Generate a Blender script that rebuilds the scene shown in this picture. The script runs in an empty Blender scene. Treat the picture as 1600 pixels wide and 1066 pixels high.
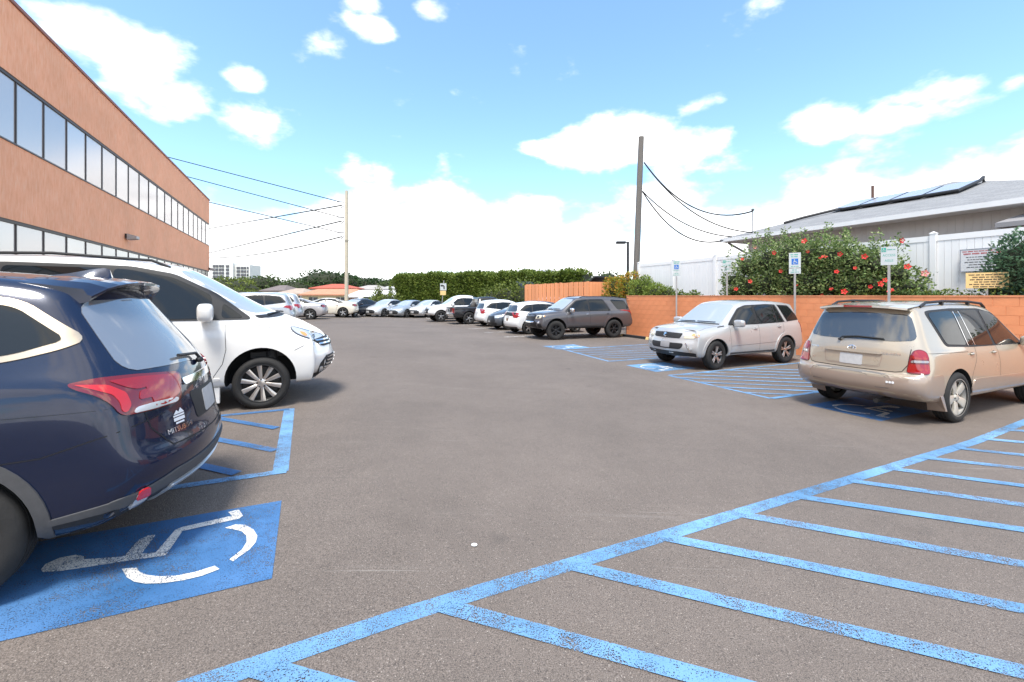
import bpy, bmesh, math, random
from mathutils import Vector, Matrix, geometry
from mathutils.bvhtree import BVHTree
R = math.radians
random.seed(7)
scene = bpy.context.scene
COL = scene.collection

# ------------------------------------------------------------------ camera
F, CX, HY, CAMZ = 690.0, 800.0, 462.0, 1.83      # focal length, centre and horizon in photo pixels; eye height
cam_d = bpy.data.cameras.new('camera'); cam = bpy.data.objects.new('camera', cam_d); COL.objects.link(cam)
cam_d.sensor_width = 36; cam_d.lens = F / 1600 * 36
cam_d.shift_y = -(533 - HY) / 1600
cam_d.clip_end = 3000; cam_d.clip_start = .05
cam.location = (0, 0, CAMZ); cam.rotation_euler = (R(90), 0, 0)
scene.camera = cam

# ------------------------------------------------------------------ sky and sun
SUN_EL, SUN_AZ = 67, 192           # degrees; azimuth clockwise from +Y (the view direction)
w = bpy.data.worlds.new('World'); scene.world = w; w.use_nodes = True
def build_world():
    nt = w.node_tree; N = nt.nodes; L = nt.links
    for n in list(N): N.remove(n)
    out = N.new('ShaderNodeOutputWorld'); bg = N.new('ShaderNodeBackground')
    sky = N.new('ShaderNodeTexSky'); sky.sky_type = 'NISHITA'; sky.sun_disc = False
    sky.sun_elevation = R(SUN_EL); sky.sun_rotation = R(SUN_AZ)
    sky.air_density = 1.0; sky.dust_density = 1.3; sky.ozone_density = 2.2
    tc = N.new('ShaderNodeTexCoord')
    def math_(op, a, b=None, c=None, clamp=False):
        m = N.new('ShaderNodeMath'); m.operation = op; m.use_clamp = clamp
        for i, v in enumerate((a, b, c)):
            if v is None: continue
            if isinstance(v, (int, float)): m.inputs[i].default_value = v
            else: L.new(v, m.inputs[i])
        return m.outputs[0]
    def maprange(v, a, b, c=0., d=1., smooth=True):
        m = N.new('ShaderNodeMapRange'); m.interpolation_type = 'SMOOTHSTEP' if smooth else 'LINEAR'
        L.new(v, m.inputs[0])
        for i, q in enumerate((a, b, c, d)): m.inputs[i + 1].default_value = q
        return m.outputs[0]
    def noise(scale, detail, rough, vec):
        n = N.new('ShaderNodeTexNoise'); n.inputs['Scale'].default_value = scale; n.inputs['Detail'].default_value = detail
        n.inputs['Roughness'].default_value = rough; L.new(vec, n.inputs['Vector']); return n.outputs[0]
    d = tc.outputs['Generated']
    sp = N.new('ShaderNodeSeparateXYZ'); L.new(d, sp.inputs[0])
    mp = N.new('ShaderNodeMapping'); mp.inputs['Scale'].default_value = (1, 1, 1.9); L.new(d, mp.inputs[0])
    n1 = noise(5.5, 7, .55, mp.outputs[0]); n2 = noise(2.1, 3, .5, mp.outputs[0])
    # cumulus heaps: direction (as photo position) and angular half sizes
    heaps = [(150,70,.13,.085),(215,118,.13,.075),(275,150,.12,.06),(400,190,.135,.075),(378,130,.06,.035),(985,212,.19,.075),(1055,235,.16,.09),(950,240,.14,.06),
             (1092,165,.09,.03),(1475,145,.13,.045),(1395,180,.085,.035),(1275,197,.10,.05),(592,42,.07,.035),(665,18,.05,.03),(575,5,.06,.03),
             (1592,125,.05,.03),(840,232,.07,.025),(900,240,.12,.03)]
    heap = None
    for px, py, rx, rz in heaps:
        v = Vector(((px - CX) / F, 1, (HY - py) / F)).normalized()
        s = N.new('ShaderNodeVectorMath'); s.operation = 'SUBTRACT'; L.new(d, s.inputs[0]); s.inputs[1].default_value = v
        k = N.new('ShaderNodeVectorMath'); k.operation = 'MULTIPLY'; L.new(s.outputs[0], k.inputs[0]); k.inputs[1].default_value = (1.55 / rx, 1.55 / rx, 1.55 / rz)
        l = N.new('ShaderNodeVectorMath'); l.operation = 'LENGTH'; L.new(k.outputs[0], l.inputs[0])
        q = math_('SUBTRACT', 1.0, l.outputs['Value'])
        heap = q if heap is None else math_('MAXIMUM', heap, q)
    heap = math_('MAXIMUM', heap, -.6)
    bank = maprange(sp.outputs[2], .31, .13, -.6, .8)            # bank of cloud low over the whole horizon
    base = math_('MAXIMUM', heap, bank)
    back = math_('MULTIPLY', maprange(sp.outputs[1], .25, -.2), maprange(n2, .42, .6, -.4, .75))   # broken cloud in the rest of the sky
    base = math_('MAXIMUM', base, math_('SUBTRACT', back, maprange(sp.outputs[1], -.2, .25, 0, .6)))
    dens = math_('ADD', math_('MULTIPLY', base, .55), math_('MULTIPLY_ADD', n1, 2.5, -1.27))
    fac = maprange(dens, -.10, .42)
    shade = maprange(noise(4.2, 6, .6, mp.outputs[0]), .3, .72, 5.2, 8.6, False)
    cl = N.new('ShaderNodeCombineColor')
    for i, t in enumerate((1.0, 1.0, 1.0)): L.new(math_('MULTIPLY', shade, t), cl.inputs[i])
    tint = N.new('ShaderNodeMix'); tint.data_type = 'RGBA'; tint.blend_type = 'MULTIPLY'; tint.inputs[0].default_value = 1; L.new(sky.outputs[0], tint.inputs[6]); tint.inputs[7].default_value = (1.0, 1.17, 1.20, 1)
    mx = N.new('ShaderNodeMix'); mx.data_type = 'RGBA'; L.new(fac, mx.inputs[0]); L.new(tint.outputs[2], mx.inputs[6]); L.new(cl.outputs[0], mx.inputs[7])
    L.new(mx.outputs[2], bg.inputs[0]); bg.inputs[1].default_value = .15
    L.new(bg.outputs[0], out.inputs[0])
build_world()
sd = bpy.data.lights.new('sun', 'SUN'); so = bpy.data.objects.new('sun', sd); COL.objects.link(so)
sd.energy = 2.6; sd.angle = R(16); sd.color = (1, .95, .88)
_sv = Vector((math.sin(R(SUN_AZ)) * math.cos(R(SUN_EL)), math.cos(R(SUN_AZ)) * math.cos(R(SUN_EL)), math.sin(R(SUN_EL))))
so.rotation_euler = _sv.to_track_quat('Z', 'Y').to_euler(); so.location = (0, -20, 40)
scene.view_settings.view_transform = 'Standard'; scene.view_settings.look = 'None'
scene.view_settings.exposure = 1.02; scene.view_settings.gamma = 1
scene.render.engine = 'CYCLES'
scene.cycles.max_bounces = 8; scene.cycles.transparent_max_bounces = 16
scene.cycles.use_denoising = True

# ------------------------------------------------------------------ the place's own axes
AZ_U = R(-24.2)                                     # the lane runs this way
U = Vector((math.sin(AZ_U), math.cos(AZ_U))); V = Vector((U.y, -U.x))
def uv(u, v): return Vector((U.x * u + V.x * v, U.y * u + V.y * v))
def ground_z(x, y):
    v = V.x * x + V.y * y
    return .25 * min(1, max(0, (7.5 - v) / 7.0))
def ray(px, py): return Vector(((px - CX) / F, 1, (HY - py) / F))
def at(px, py, Y): return Vector((0, 0, CAMZ)) + ray(px, py) * Y
def on_ground(px, py):
    r = ray(px, py); lo, hi = .3, 400
    for _ in range(60):
        m = (lo + hi) / 2; p = r * m
        if CAMZ + p.z > ground_z(p.x, p.y): lo = m
        else: hi = m
    return Vector((r.x * lo, r.y * lo))
def at_v(px, py, v):                                  # point of the upright plane v = const seen at a pixel
    r = ray(px, py); t = v / (V.x * r.x + V.y * r.y); return Vector((0, 0, CAMZ)) + r * t

# ------------------------------------------------------------------ object helpers
def tag(o, label=None, cat=None, group=None, kind=None):
    if label: o['label'] = label
    if cat: o['category'] = cat
    if group: o['group'] = group
    if kind: o['kind'] = kind
    return o
def empty(name, loc, rz=0, label=None, cat=None, group=None):
    o = bpy.data.objects.new(name, None); COL.objects.link(o); o.location = loc; o.rotation_euler = (0, 0, rz)
    o.empty_display_size = .2
    return tag(o, label, cat, group)
def link(name, me, mat=None, parent=None, smooth=False):
    o = bpy.data.objects.new(name, me); COL.objects.link(o)
    if mat is not None and not me.materials: me.materials.append(mat)
    if smooth: me.shade_smooth()
    if parent: o.parent = parent
    return o
class MB:
    """collects simple shapes for one mesh"""
    def __init__(s): s.v = []; s.f = []
    def add(s, vs, fs):
        b = len(s.v); s.v += [tuple(p) for p in vs]; s.f += [tuple(i + b for i in f) for f in fs]; return s
    def box(s, a, b, M=None):
        (x0, y0, z0), (x1, y1, z1) = a, b
        vs = [Vector(p) for p in ((x0,y0,z0),(x1,y0,z0),(x1,y1,z0),(x0,y1,z0),(x0,y0,z1),(x1,y0,z1),(x1,y1,z1),(x0,y1,z1))]
        if M: vs = [M @ p for p in vs]
        return s.add(vs, [(0,3,2,1),(4,5,6,7),(0,1,5,4),(1,2,6,5),(2,3,7,6),(3,0,4,7)])
    def bar(s, p, q, wx, wz, up=(0, 0, 1)):
        p, q = Vector(p), Vector(q); d = (q - p).normalized(); a = d.cross(Vector(up))
        if a.length < 1e-4: a = d.cross(Vector((1, 0, 0)))
        a.normalize(); b = a.cross(d); a *= wx / 2; b *= wz / 2
        return s.add([p-a-b, p+a-b, p+a+b, p-a+b, q-a-b, q+a-b, q+a+b, q-a+b], [(0,3,2,1),(4,5,6,7),(0,1,5,4),(1,2,6,5),(2,3,7,6),(3,0,4,7)])
    def tube(s, pts, r, n=8, cap=True):
        pts = [Vector(p) for p in pts]; rs = r if isinstance(r, (list, tuple)) else [r] * len(pts)
        b = len(s.v); prev = None
        for i, p in enumerate(pts):
            d = (pts[min(i+1, len(pts)-1)] - pts[max(i-1, 0)]).normalized()
            a = d.cross(prev if prev is not None else (Vector((0,0,1)) if abs(d.z) < .9 else Vector((1,0,0)))); 
            if a.length < 1e-5: a = d.orthogonal()
            a.normalize(); c = a.cross(d).normalized(); prev = -c if False else None
            for k in range(n):
                t = 2*math.pi*k/n; s.v.append(tuple(p + (a*math.cos(t) + c*math.sin(t)) * rs[i]))
        for i in range(len(pts)-1):
            for k in range(n):
                k2 = (k+1) % n; s.f.append((b+i*n+k, b+(i+1)*n+k, b+(i+1)*n+k2, b+i*n+k2))
        if cap:
            s.f.append(tuple(b+k for k in range(n))); s.f.append(tuple(b+(len(pts)-1)*n+k for k in reversed(range(n))))
        return s
    def prism(s, poly, fn0, fn1):
        n = len(poly); vs = [fn0(*p) for p in poly] + [fn1(*p) for p in poly]
        fs = [tuple(range(n-1, -1, -1)), tuple(range(n, 2*n))] + [(i, (i+1) % n, n+(i+1) % n, n+i) for i in range(n)]
        return s.add(vs, fs)
    def lathe(s, prof, n=32, axis='y', c=(0, 0, 0), closed=False):
        b = len(s.v); m = len(prof)
        for k in range(n):
            t = 2*math.pi*k/n; ct, st = math.cos(t), math.sin(t)
            for r, h in prof:
                p = (r*ct, h, r*st) if axis == 'y' else (r*ct, r*st, h)
                s.v.append((p[0]+c[0], p[1]+c[1], p[2]+c[2]))
        for k in range(n):
            k2 = (k+1) % n
            for j in range(m if closed else m-1):
                j2 = (j+1) % m
                s.f.append((b+k*m+j, b+k2*m+j, b+k2*m+j2, b+k*m+j2))
        return s
    def mesh(s, name):
        me = bpy.data.meshes.new(name); me.from_pydata(s.v, [], s.f); me.validate(); 
        bm = bmesh.new(); bm.from_mesh(me); bmesh.ops.recalc_face_normals(bm, faces=bm.faces); bm.to_mesh(me); bm.free()
        return me
    def build(s, name, mat, parent=None, smooth=False, angle=None):
        me = s.mesh(name); o = link(name, me, mat, parent, smooth)
        if angle: me.shade_smooth(); me.set_sharp_from_angle(angle=R(angle))
        return o

# ------------------------------------------------------------------ materials
MATS = {}
def mat(name, col=(.5, .5, .5), rough=.6, metal=0, coat=0, spec=.5, ior=1.5, **kw):
    if name in MATS: return MATS[name]
    m = bpy.data.materials.new(name); m.use_nodes = True; b = m.node_tree.nodes['Principled BSDF']
    b.inputs['Base Color'].default_value = (*col, 1); b.inputs['Roughness'].default_value = rough; b.inputs['Metallic'].default_value = metal
    b.inputs['Coat Weight'].default_value = coat; b.inputs['Coat Roughness'].default_value = .03; b.inputs['Specular IOR Level'].default_value = spec; b.inputs['IOR'].default_value = ior
    MATS[name] = m; return m
class NT:
    """node shorthand on a material"""
    def __init__(s, m): s.m = m; s.t = m.node_tree; s.N = s.t.nodes; s.L = s.t.links; s.b = s.N['Principled BSDF']; s._tc = None
    def co(s, kind='Object'):
        if s._tc is None: s._tc = s.N.new('ShaderNodeTexCoord')
        return s._tc.outputs[kind]
    def pos(s): return s.N.new('ShaderNodeNewGeometry').outputs['Position']
    def map(s, vec, scale=(1,1,1), rot=(0,0,0), loc=(0,0,0)):
        n = s.N.new('ShaderNodeMapping'); s.L.new(vec, n.inputs[0]); n.inputs['Scale'].default_value = scale; n.inputs['Rotation'].default_value = rot; n.inputs['Location'].default_value = loc; return n.outputs[0]
    def noise(s, vec, scale, detail=3, rough=.5, dist=0):
        n = s.N.new('ShaderNodeTexNoise'); s.L.new(vec, n.inputs['Vector'])
        for k, v in (('Scale', scale), ('Detail', detail), ('Roughness', rough), ('Distortion', dist)): n.inputs[k].default_value = v
        return n.outputs[0]
    def vor(s, vec, scale, feat='F1'):
        n = s.N.new('ShaderNodeTexVoronoi'); n.feature = feat; s.L.new(vec, n.inputs['Vector']); n.inputs['Scale'].default_value = scale; return n
    def ramp(s, v, stops):
        n = s.N.new('ShaderNodeValToRGB'); s.L.new(v, n.inputs[0]); e = n.color_ramp.elements
        while len(e) < len(stops): e.new(.5)
        for q, (p, c) in zip(e, stops): q.position = p; q.color = (*c, 1) if len(c) == 3 else c
        return n.outputs[0]
    def range(s, v, a, b, c=0., d=1.):
        n = s.N.new('ShaderNodeMapRange'); s.L.new(v, n.inputs[0])
        for i, q in enumerate((a, b, c, d)): n.inputs[i+1].default_value = q
        return n.outputs[0]
    def math(s, op, a, b=None):
        n = s.N.new('ShaderNodeMath'); n.operation = op
        for i, v in enumerate((a, b)):
            if v is None: continue
            if isinstance(v, (int, float)): n.inputs[i].default_value = v
            else: s.L.new(v, n.inputs[i])
        return n.outputs[0]
    def mix(s, f, a, b, mode='MIX'):
        n = s.N.new('ShaderNodeMix'); n.data_type = 'RGBA'; n.blend_type = mode
        for i, v in ((0, f), (6, a), (7, b)):
            if isinstance(v, tuple): n.inputs[i].default_value = (*v, 1)
            elif isinstance(v, (int, float)): n.inputs[i].default_value = v
            else: s.L.new(v, n.inputs[i])
        return n.outputs[2]
    def col(s, c): s.L.new(c, s.b.inputs['Base Color'])
    def rough(s, c): s.L.new(c, s.b.inputs['Roughness'])
    def bump(s, h, strength=.3, dist=.02):
        n = s.N.new('ShaderNodeBump'); n.inputs['Strength'].default_value = strength; n.inputs['Distance'].default_value = dist
        s.L.new(h, n.inputs['Height']); s.L.new(n.outputs[0], s.b.inputs['Normal'])
    def objrand(s): return s.N.new('ShaderNodeObjectInfo').outputs['Random']
def noisy(name, col, var=.15, scale=4, rough=.7, bump=0, bscale=60, metal=0, spec=.4, coords='Object', stretch=(1,1,1), rnd=0):
    """a plain surface with uneven tone and fine relief"""
    if name in MATS: return MATS[name]
    m = mat(name, col, rough, metal, spec=spec); t = NT(m); c = t.map(t.co(coords), stretch)
    n = t.noise(c, scale, 5, .6)
    v = t.range(n, .25, .75, 1 - var, 1 + var)
    if rnd: v = t.math('MULTIPLY', v, t.range(t.objrand(), 0, 1, 1 - rnd, 1 + rnd))
    cc = t.N.new('ShaderNodeVectorMath'); cc.operation = 'SCALE'; cc.inputs[0].default_value = col; t.L.new(v, cc.inputs['Scale'])
    t.col(cc.outputs[0])
    if bump: t.bump(t.noise(c, bscale, 3, .6), bump, .01)
    return m

# ------------------------------------------------------------------ outlines
def chaikin(poly, r=.05, n=2, closed=True):
    for _ in range(n):
        out = []
        m = len(poly)
        for i in range(m):
            p = Vector(poly[i]); a = Vector(poly[i-1]); b = Vector(poly[(i+1) % m])
            la, lb = (a-p).length, (b-p).length
            ra, rb = min(r, la*.3), min(r, lb*.3)
            out += [tuple(p + (a-p) * (ra/max(la, 1e-6))), tuple(p + (b-p) * (rb/max(lb, 1e-6)))]
        poly = out; r *= .45
    return poly
def in_poly(p, poly):
    x, y = p; c = False; j = len(poly)-1
    for i in range(len(poly)):
        xi, yi = poly[i]; xj, yj = poly[j]
        if (yi > y) != (yj > y) and x < (xj-xi)*(y-yi)/(yj-yi)+xi: c = not c
        j = i
    return c
def tess(poly, step):
    """2-D triangles filling an outline, with inner points on a grid"""
    pts = []
    m = len(poly)
    for i in range(m):
        a = Vector(poly[i]); b = Vector(poly[(i+1) % m]); k = max(1, int((b-a).length/step))
        for q in range(k): pts.append(a + (b-a)*(q/k))
    nb = len(pts); xs = [p.x for p in pts]; ys = [p.y for p in pts]; o2 = [tuple(p) for p in pts]
    x = min(xs) + step*.5
    while x < max(xs):
        y = min(ys) + step*.5
        while y < max(ys):
            if in_poly((x, y), o2):
                if min((Vector((x, y))-p).length_squared for p in pts[:nb]) > (step*.35)**2: pts.append(Vector((x, y)))
            y += step
        x += step
    edges = [(i, (i+1) % nb) for i in range(nb)]
    r = geometry.delaunay_2d_cdt(pts, edges, [tuple(range(nb))], 1, 1e-6)
    return r[0], r[2], nb

# ================================================================== ground and markings
def asphalt_nodes(m):
    t = NT(m); P = t.pos()
    fine = t.vor(P, 95); n1 = t.noise(P, 210, 2, .6); n2 = t.noise(P, .35, 5, .55); n3 = t.noise(P, 3.2, 5, .65)
    base = t.ramp(n1, [(.25, (.048, .039, .033)), (.5, (.142, .117, .099)), (.78, (.30, .252, .215))])
    tone = t.range(n2, .3, .7, .86, 1.12); tone = t.math('MULTIPLY', tone, t.range(n3, .3, .7, .93, 1.06))
    # light stone chips and dark pits of the aggregate
    chip = t.range(t.vor(P, 140).outputs['Distance'], .05, .16, 1, 0)
    rnd = t.N.new('ShaderNodeSeparateColor'); t.L.new(fine.outputs['Color'], rnd.inputs[0])
    light = t.math('MULTIPLY', t.range(fine.outputs['Distance'], .18, .34, 1, 0), t.range(rnd.outputs[0], .90, .92, 0, .6))
    dark = t.math('MULTIPLY', t.range(fine.outputs['Distance'], .2, .42, 1, 0), t.range(rnd.outputs[1], .80, .83, 0, .75))
    c = t.mix(light, base, (.50, .44, .38)); c = t.mix(dark, c, (.035, .032, .030))
    sc = t.N.new('ShaderNodeVectorMath'); sc.operation = 'SCALE'; t.L.new(c, sc.inputs[0]); t.L.new(tone, sc.inputs['Scale'])
    # dry pale scuffs along the turning paths, oil spots
    w = t.noise(t.map(P, (.35, 2.6, 1), (0, 0, R(35))), 2.0, 6, .7); sf = t.range(w, .63, .76, 0, .22)
    o = t.noise(P, 1.7, 3, .5); of = t.range(o, .70, .78, 0, .45)
    w2 = t.noise(t.map(P, (.10, 5.5, 1), (0, 0, R(-38))), 1.6, 5, .65); s2 = t.range(w2, .60, .70, 0, .16)      # tyre tracks along the lane
    w3 = t.noise(t.map(P, (.22, 9.0, 1), (0, 0, R(52))), 2.2, 3, .6); s3 = t.range(w3, .70, .745, 0, .30)        # fine pale scratches
    spot = t.vor(P, .55); sr = t.N.new('ShaderNodeSeparateColor'); t.L.new(spot.outputs['Color'], sr.inputs[0])
    sd_ = t.math('ADD', spot.outputs['Distance'], t.math('MULTIPLY', t.noise(P, 18, 3, .6), .07)); drip = t.math('MULTIPLY', t.range(sd_, .055, .10, 1, 0), t.range(sr.outputs[0], .45, .5, 0, .5))
    c = t.mix(sf, sc.outputs[0], (.30, .27, .24)); c = t.mix(s2, c, (.085, .072, .064)); c = t.mix(s3, c, (.36, .33, .29)); c = t.mix(of, c, (.06, .055, .05)); c = t.mix(drip, c, (.045, .04, .037))
    t.col(c); t.rough(t.range(n1, .3, .7, .75, .95))
    t.bump(t.math('ADD', n1, t.math('MULTIPLY', fine.outputs['Distance'], .8)), .55, .004)
ASPHALT = mat('asphalt', (.15, .13, .12), .9, spec=.3); asphalt_nodes(ASPHALT)

def road_paint(name, col, worn=.5, fade=None):
    m = mat(name, col, .75, spec=.3); t = NT(m); P = t.pos()
    n = t.noise(P, 150, 2, .6); big = t.noise(P, 1.6, 4, .6); mid = t.noise(P, 14, 4, .7)
    e = t.math('ADD', t.math('MULTIPLY', big, .55), t.math('MULTIPLY', mid, .45))
    f = t.math('ADD', n, t.math('MULTIPLY', t.range(e, .35, .7, -.5, .5), .30))
    al = t.range(f, .36 + worn*.06, .43 + worn*.06, 0, 1)
    tone = t.range(t.noise(P, .9, 4, .6), .3, .7, 0, 1)
    lite = tuple(min(1, c*1.2 + .05) for c in col); dark = tuple(c*.72 for c in col)
    t.col(t.mix(tone, dark, lite))
    tr = t.N.new('ShaderNodeBsdfTransparent'); mx = t.N.new('ShaderNodeMixShader'); out = t.N['Material Output']
    t.L.new(al, mx.inputs[0]); t.L.new(tr.outputs[0], mx.inputs[1]); t.L.new(t.b.outputs[0], mx.inputs[2]); t.L.new(mx.outputs[0], out.inputs[0])
    t.bump(n, .4, .003)
    return m
BLUEP = road_paint('blue_road_paint', (.024, .120, .29), .2)
BLUEL = road_paint('pale_blue_road_paint', (.125, .285, .49), .4)
WHITER = road_paint('white_road_paint', (.68, .66, .62), .5)

gb = MB(); us = [-60, 300]; vs_ = [-300, .5, 7.5, 300]
for v in vs_:
    for u in us:
        p = uv(u, v); gb.v.append((p.x, p.y, ground_z(p.x, p.y)))
for i in range(3): gb.f.append((2*i, 2*i+1, 2*i+3, 2*i+2))
ground = gb.build('ground', ASPHALT); tag(ground, 'brown grey asphalt of the parking lot', kind='structure')

def decal(name, polys, m, h, step=.35, label=None, cat=None, group=None, parent=None):
    """painted sheet lying on the ground; polys in world x, y"""
    me = bpy.data.meshes.new(name); vs, fs = [], []
    for poly in polys:
        P, T, _ = tess([tuple(p) for p in poly], step); b = len(vs)
        vs += [(p.x, p.y, ground_z(p.x, p.y) + h) for p in P]
        for t in T:
            a, c, d = (P[i] for i in t)
            fs.append(tuple(b+i for i in (t if (c-a).cross(d-a) > 0 else reversed(t))))
    me.from_pydata(vs, [], fs); me.update(); o = link(name, me, m, parent)
    return tag(o, label, cat, group) if label else o
def strip(a, b, w):
    a, b = Vector(a), Vector(b); d = (b-a).normalized(); n = Vector((-d.y, d.x))*w/2
    return [a-n, b-n, b+n, a+n]
G = on_ground
# near aisle at lower right: one long border and its slanted bars
A0, A1 = G(690, 943), G(1600, 660)
dl = (A1-A0).normalized(); A0 = A0 - dl*1.6; A1 = A1 + dl*6
aisle = empty('aisle_hatching', (A0.x, A0.y, ground_z(A0.x, A0.y)), 0, 'wide pale blue hatched access aisle across the lower right foreground', 'road marking', 'blue parking markings')
def child(o):
    o.parent = aisle_cur; o.matrix_parent_inverse = Matrix.Translation(-Vector(aisle_cur.location)); return o
aisle_cur = aisle
child(decal('border_line', [strip(A0, A1, .115)], BLUEL, .003))
bars = [((430,1066-14),(560,1090)), ((700,950),(1120,1066)), ((890,884),(1600,1052)), ((1025,838),(1600,953)), ((1135,801),(1600,883)), ((1228,774),(1600,829)), ((1300,748),(1600,790)), ((1362,729),(1600,760)), ((1418,713),(1600,733)), ((1470,698),(1600,712)), ((1513,684),(1600,692)), ((1555,671),(1600,674))]
for a, b in bars:
    p, q = G(*a), G(*b); d = (q-p).normalized()
    cr = d.x*dl.y - d.y*dl.x; t_ = ((A0.x-p.x)*dl.y - (A0.y-p.y)*dl.x)/cr; p = p + d*(t_+.02)     # start on the border's centre line
    child(decal('hatch_bar', [strip(p, q + d*2.5, .105)], BLUEL, .007))
# aisle between silver and champagne cars, and the one beside the grey wagon
def hatch_aisle(c0, c1, depth, nbars, label, w=.10, m=None):
    """c0, c1: the two lane-side corners; bars slant across between the side lines"""
    global aisle_cur
    r = empty('aisle_hatching', (c0.x, c0.y, ground_z(c0.x, c0.y)), 0, label, 'road marking', 'blue parking markings'); aisle_cur = r
    e = V.copy(); m = m or BLUEL
    child(decal('border_line', [strip(c0, c1, w)], m, .003)); child(decal('side_line', [strip(c0, c0+e*depth, w)], m, .006)); child(decal('side_line', [strip(c1, c1+e*depth, w)], m, .007))
    n = (c1-c0); L = n.length; n.normalize()
    # parallel bars at about 45 degrees
    dirn = (e*.80 + n*.60).normalized()
    for k in range(nbars):
        p = c0 + e*(-2.6 + k*.72)
        # clip segment p + dirn*t to the band between the two side lines and the border
        ts = []
        f = lambda t: (p + dirn*t)
        t0 = 0; t1 = L/max(1e-3, dirn.dot(n))
        a, b = f(t0), f(t1)
        da, db = (a-c0).dot(e), (b-c0).dot(e)
        if db < 0: continue
        if da < 0: a = a + (b-a)*(-da/(db-da))
        if db > depth: b = b  # under the cars
        child(decal('hatch_bar', [strip(a, b, w*.9)], m, .009))
    return r
hatch_aisle(G(1045, 587), G(1205, 623), 5.2, 8, 'pale blue hatched aisle between the silver and champagne cars')
hatch_aisle(G(880, 546), G(952, 565), 5.2, 8, 'faded blue hatched aisle between the grey wagon and silver car', .10)
# left aisle beside the navy car
r = empty('aisle_hatching', (*G(450, 640), .25), 0, 'blue hatched aisle between the navy car and white minivan', 'road marking', 'blue parking markings'); aisle_cur = r
c0, c1 = G(452, 640), G(438, 738)
child(decal('border_line', [strip(c0 + (c0-c1).normalized()*.05, c1, .13)], BLUEL, .003))
child(decal('side_line', [strip(c1 + V*.05, c1 - V*4.5, .10)], BLUEL, .006)); child(decal('side_line', [strip(c0, c0 - V*4.5, .10)], BLUEP, .006))
for a, b in (((432,670),(345,655)), ((430,705),(342,688)), ((370,741),(320,730))):
    p, q = G(*a), G(*b); child(decal('hatch_bar', [strip(p, q + (q-p)*2.5, .10)], BLUEP, .009))

# wheelchair pads
def isa_trace():
    """outline pieces of the wheelchair sign, measured on the near pad; (across, along) in metres from the pad's lane corner"""
    z = lambda pts: [G(x*.2875, 760+y*.2875) for x, y in pts]
    return [z([(225,465),(250,435),(330,400),(420,383),(460,392),(462,408),(670,393),(690,380),(760,300),(815,275),(855,272),(775,375),(850,370),(960,245),(1000,228),(1270,165),(1250,145),(1308,130),(1330,165),(1310,180),(1000,250),(905,385),(700,415),(480,450),(340,472),(235,480)]),
            z([(665,460),(745,452),(760,475),(800,492),(870,500),(960,495),(1060,475),(1170,440),(1195,458),(1100,495),(1000,520),(880,538),(790,540),(730,530),(690,505)]),
            z([(1230,232),(1290,212),(1340,215),(1385,240),(1405,275),(1395,310),(1360,350),(1310,385),(1270,415),(1250,405),(1320,350),(1345,310),(1345,275),(1320,250),(1280,240)])]
p0, p1 = G(425, 905), G(440, 783)
_ex = (p1-p0).normalized(); _ey = Vector((-V.x, -V.y)); _w = (p1-p0).length
SIGN = [[((p-p0).dot(_ex)/_w, (p-p0).dot(_ey)) for p in q] for q in isa_trace()]
def pad(c, ex, ey, w, l, label, m=BLUEP):
    """c: corner; ex, ey unit vectors; sign reads with its top along ey"""
    r = empty('wheelchair_pad', (c.x, c.y, ground_z(c.x, c.y)), 0, label, 'road marking', 'blue parking markings')
    global aisle_cur; aisle_cur = r
    child(decal('pad', [[c, c+ex*w, c+ex*w+ey*l, c+ey*l]], m, .004))
    f = lambda x, y: c + ex*(x*w) + ey*y
    child(decal('wheelchair_sign', [[f(*p) for p in q] for q in SIGN], WHITER, .008, .12))
p0, p1 = G(425, 905), G(440, 783)
ex = (p1-p0).normalized(); pad(p0, ex, Vector((-V.x, -V.y)), (p1-p0).length, 2.15, 'blue wheelchair pad in the near left foreground under the navy car')
def pad_right(px, py, label, w=1.15, l=1.25, m=BLUEP):
    c = G(px, py); pad(c, -U.copy(), V.copy(), w, l, label, m)
pad_right(1262, 633, 'blue wheelchair pad half under the tail of the champagne car', 1.05, 1.35)
pad_right(978, 571, 'pale blue wheelchair pad in front of the silver car', 1.1, 1.3, BLUEL)
pad_right(848, 541, 'small pale blue wheelchair pad in front of the grey wagon', 1.1, 1.3, BLUEL)
# white stall lines of the far right bays
for k, (a, b) in enumerate((((788,527),(825,524)), ((757,520),(786,518)), ((732,514),(770,511)), ((708,508.5),(735,506)))):
    p, q = G(*a), G(*b)
    tag(decal('stall_line', [strip(p, p + V*5.0, .10)], WHITER, .006), ['white stall line beside the grey wagon nose', 'white stall line between white hatchback and dark grey hatchback', 'white stall line beside the small white hatchback', 'white stall line behind the black pickup'][k], 'road marking', 'white stall lines')
p = G(676, 499); tag(decal('corner_line', [strip(p, p+V*4.5, .10), strip(p, p + U*2.2, .10)], WHITER, .006), 'white corner marking around the arrow sign post', 'road marking')
# bits of litter and pale scratches in the lane
mk = MB()
tag(decal('bottle_cap', [[G(741,853)+Vector((.02*math.cos(a), .02*math.sin(a))) for a in [k*.7 for k in range(9)]]], mat('cap_white', (.7,.7,.68), .6), .008), 'tiny white disc lying on the asphalt mid foreground', 'litter')
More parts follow.
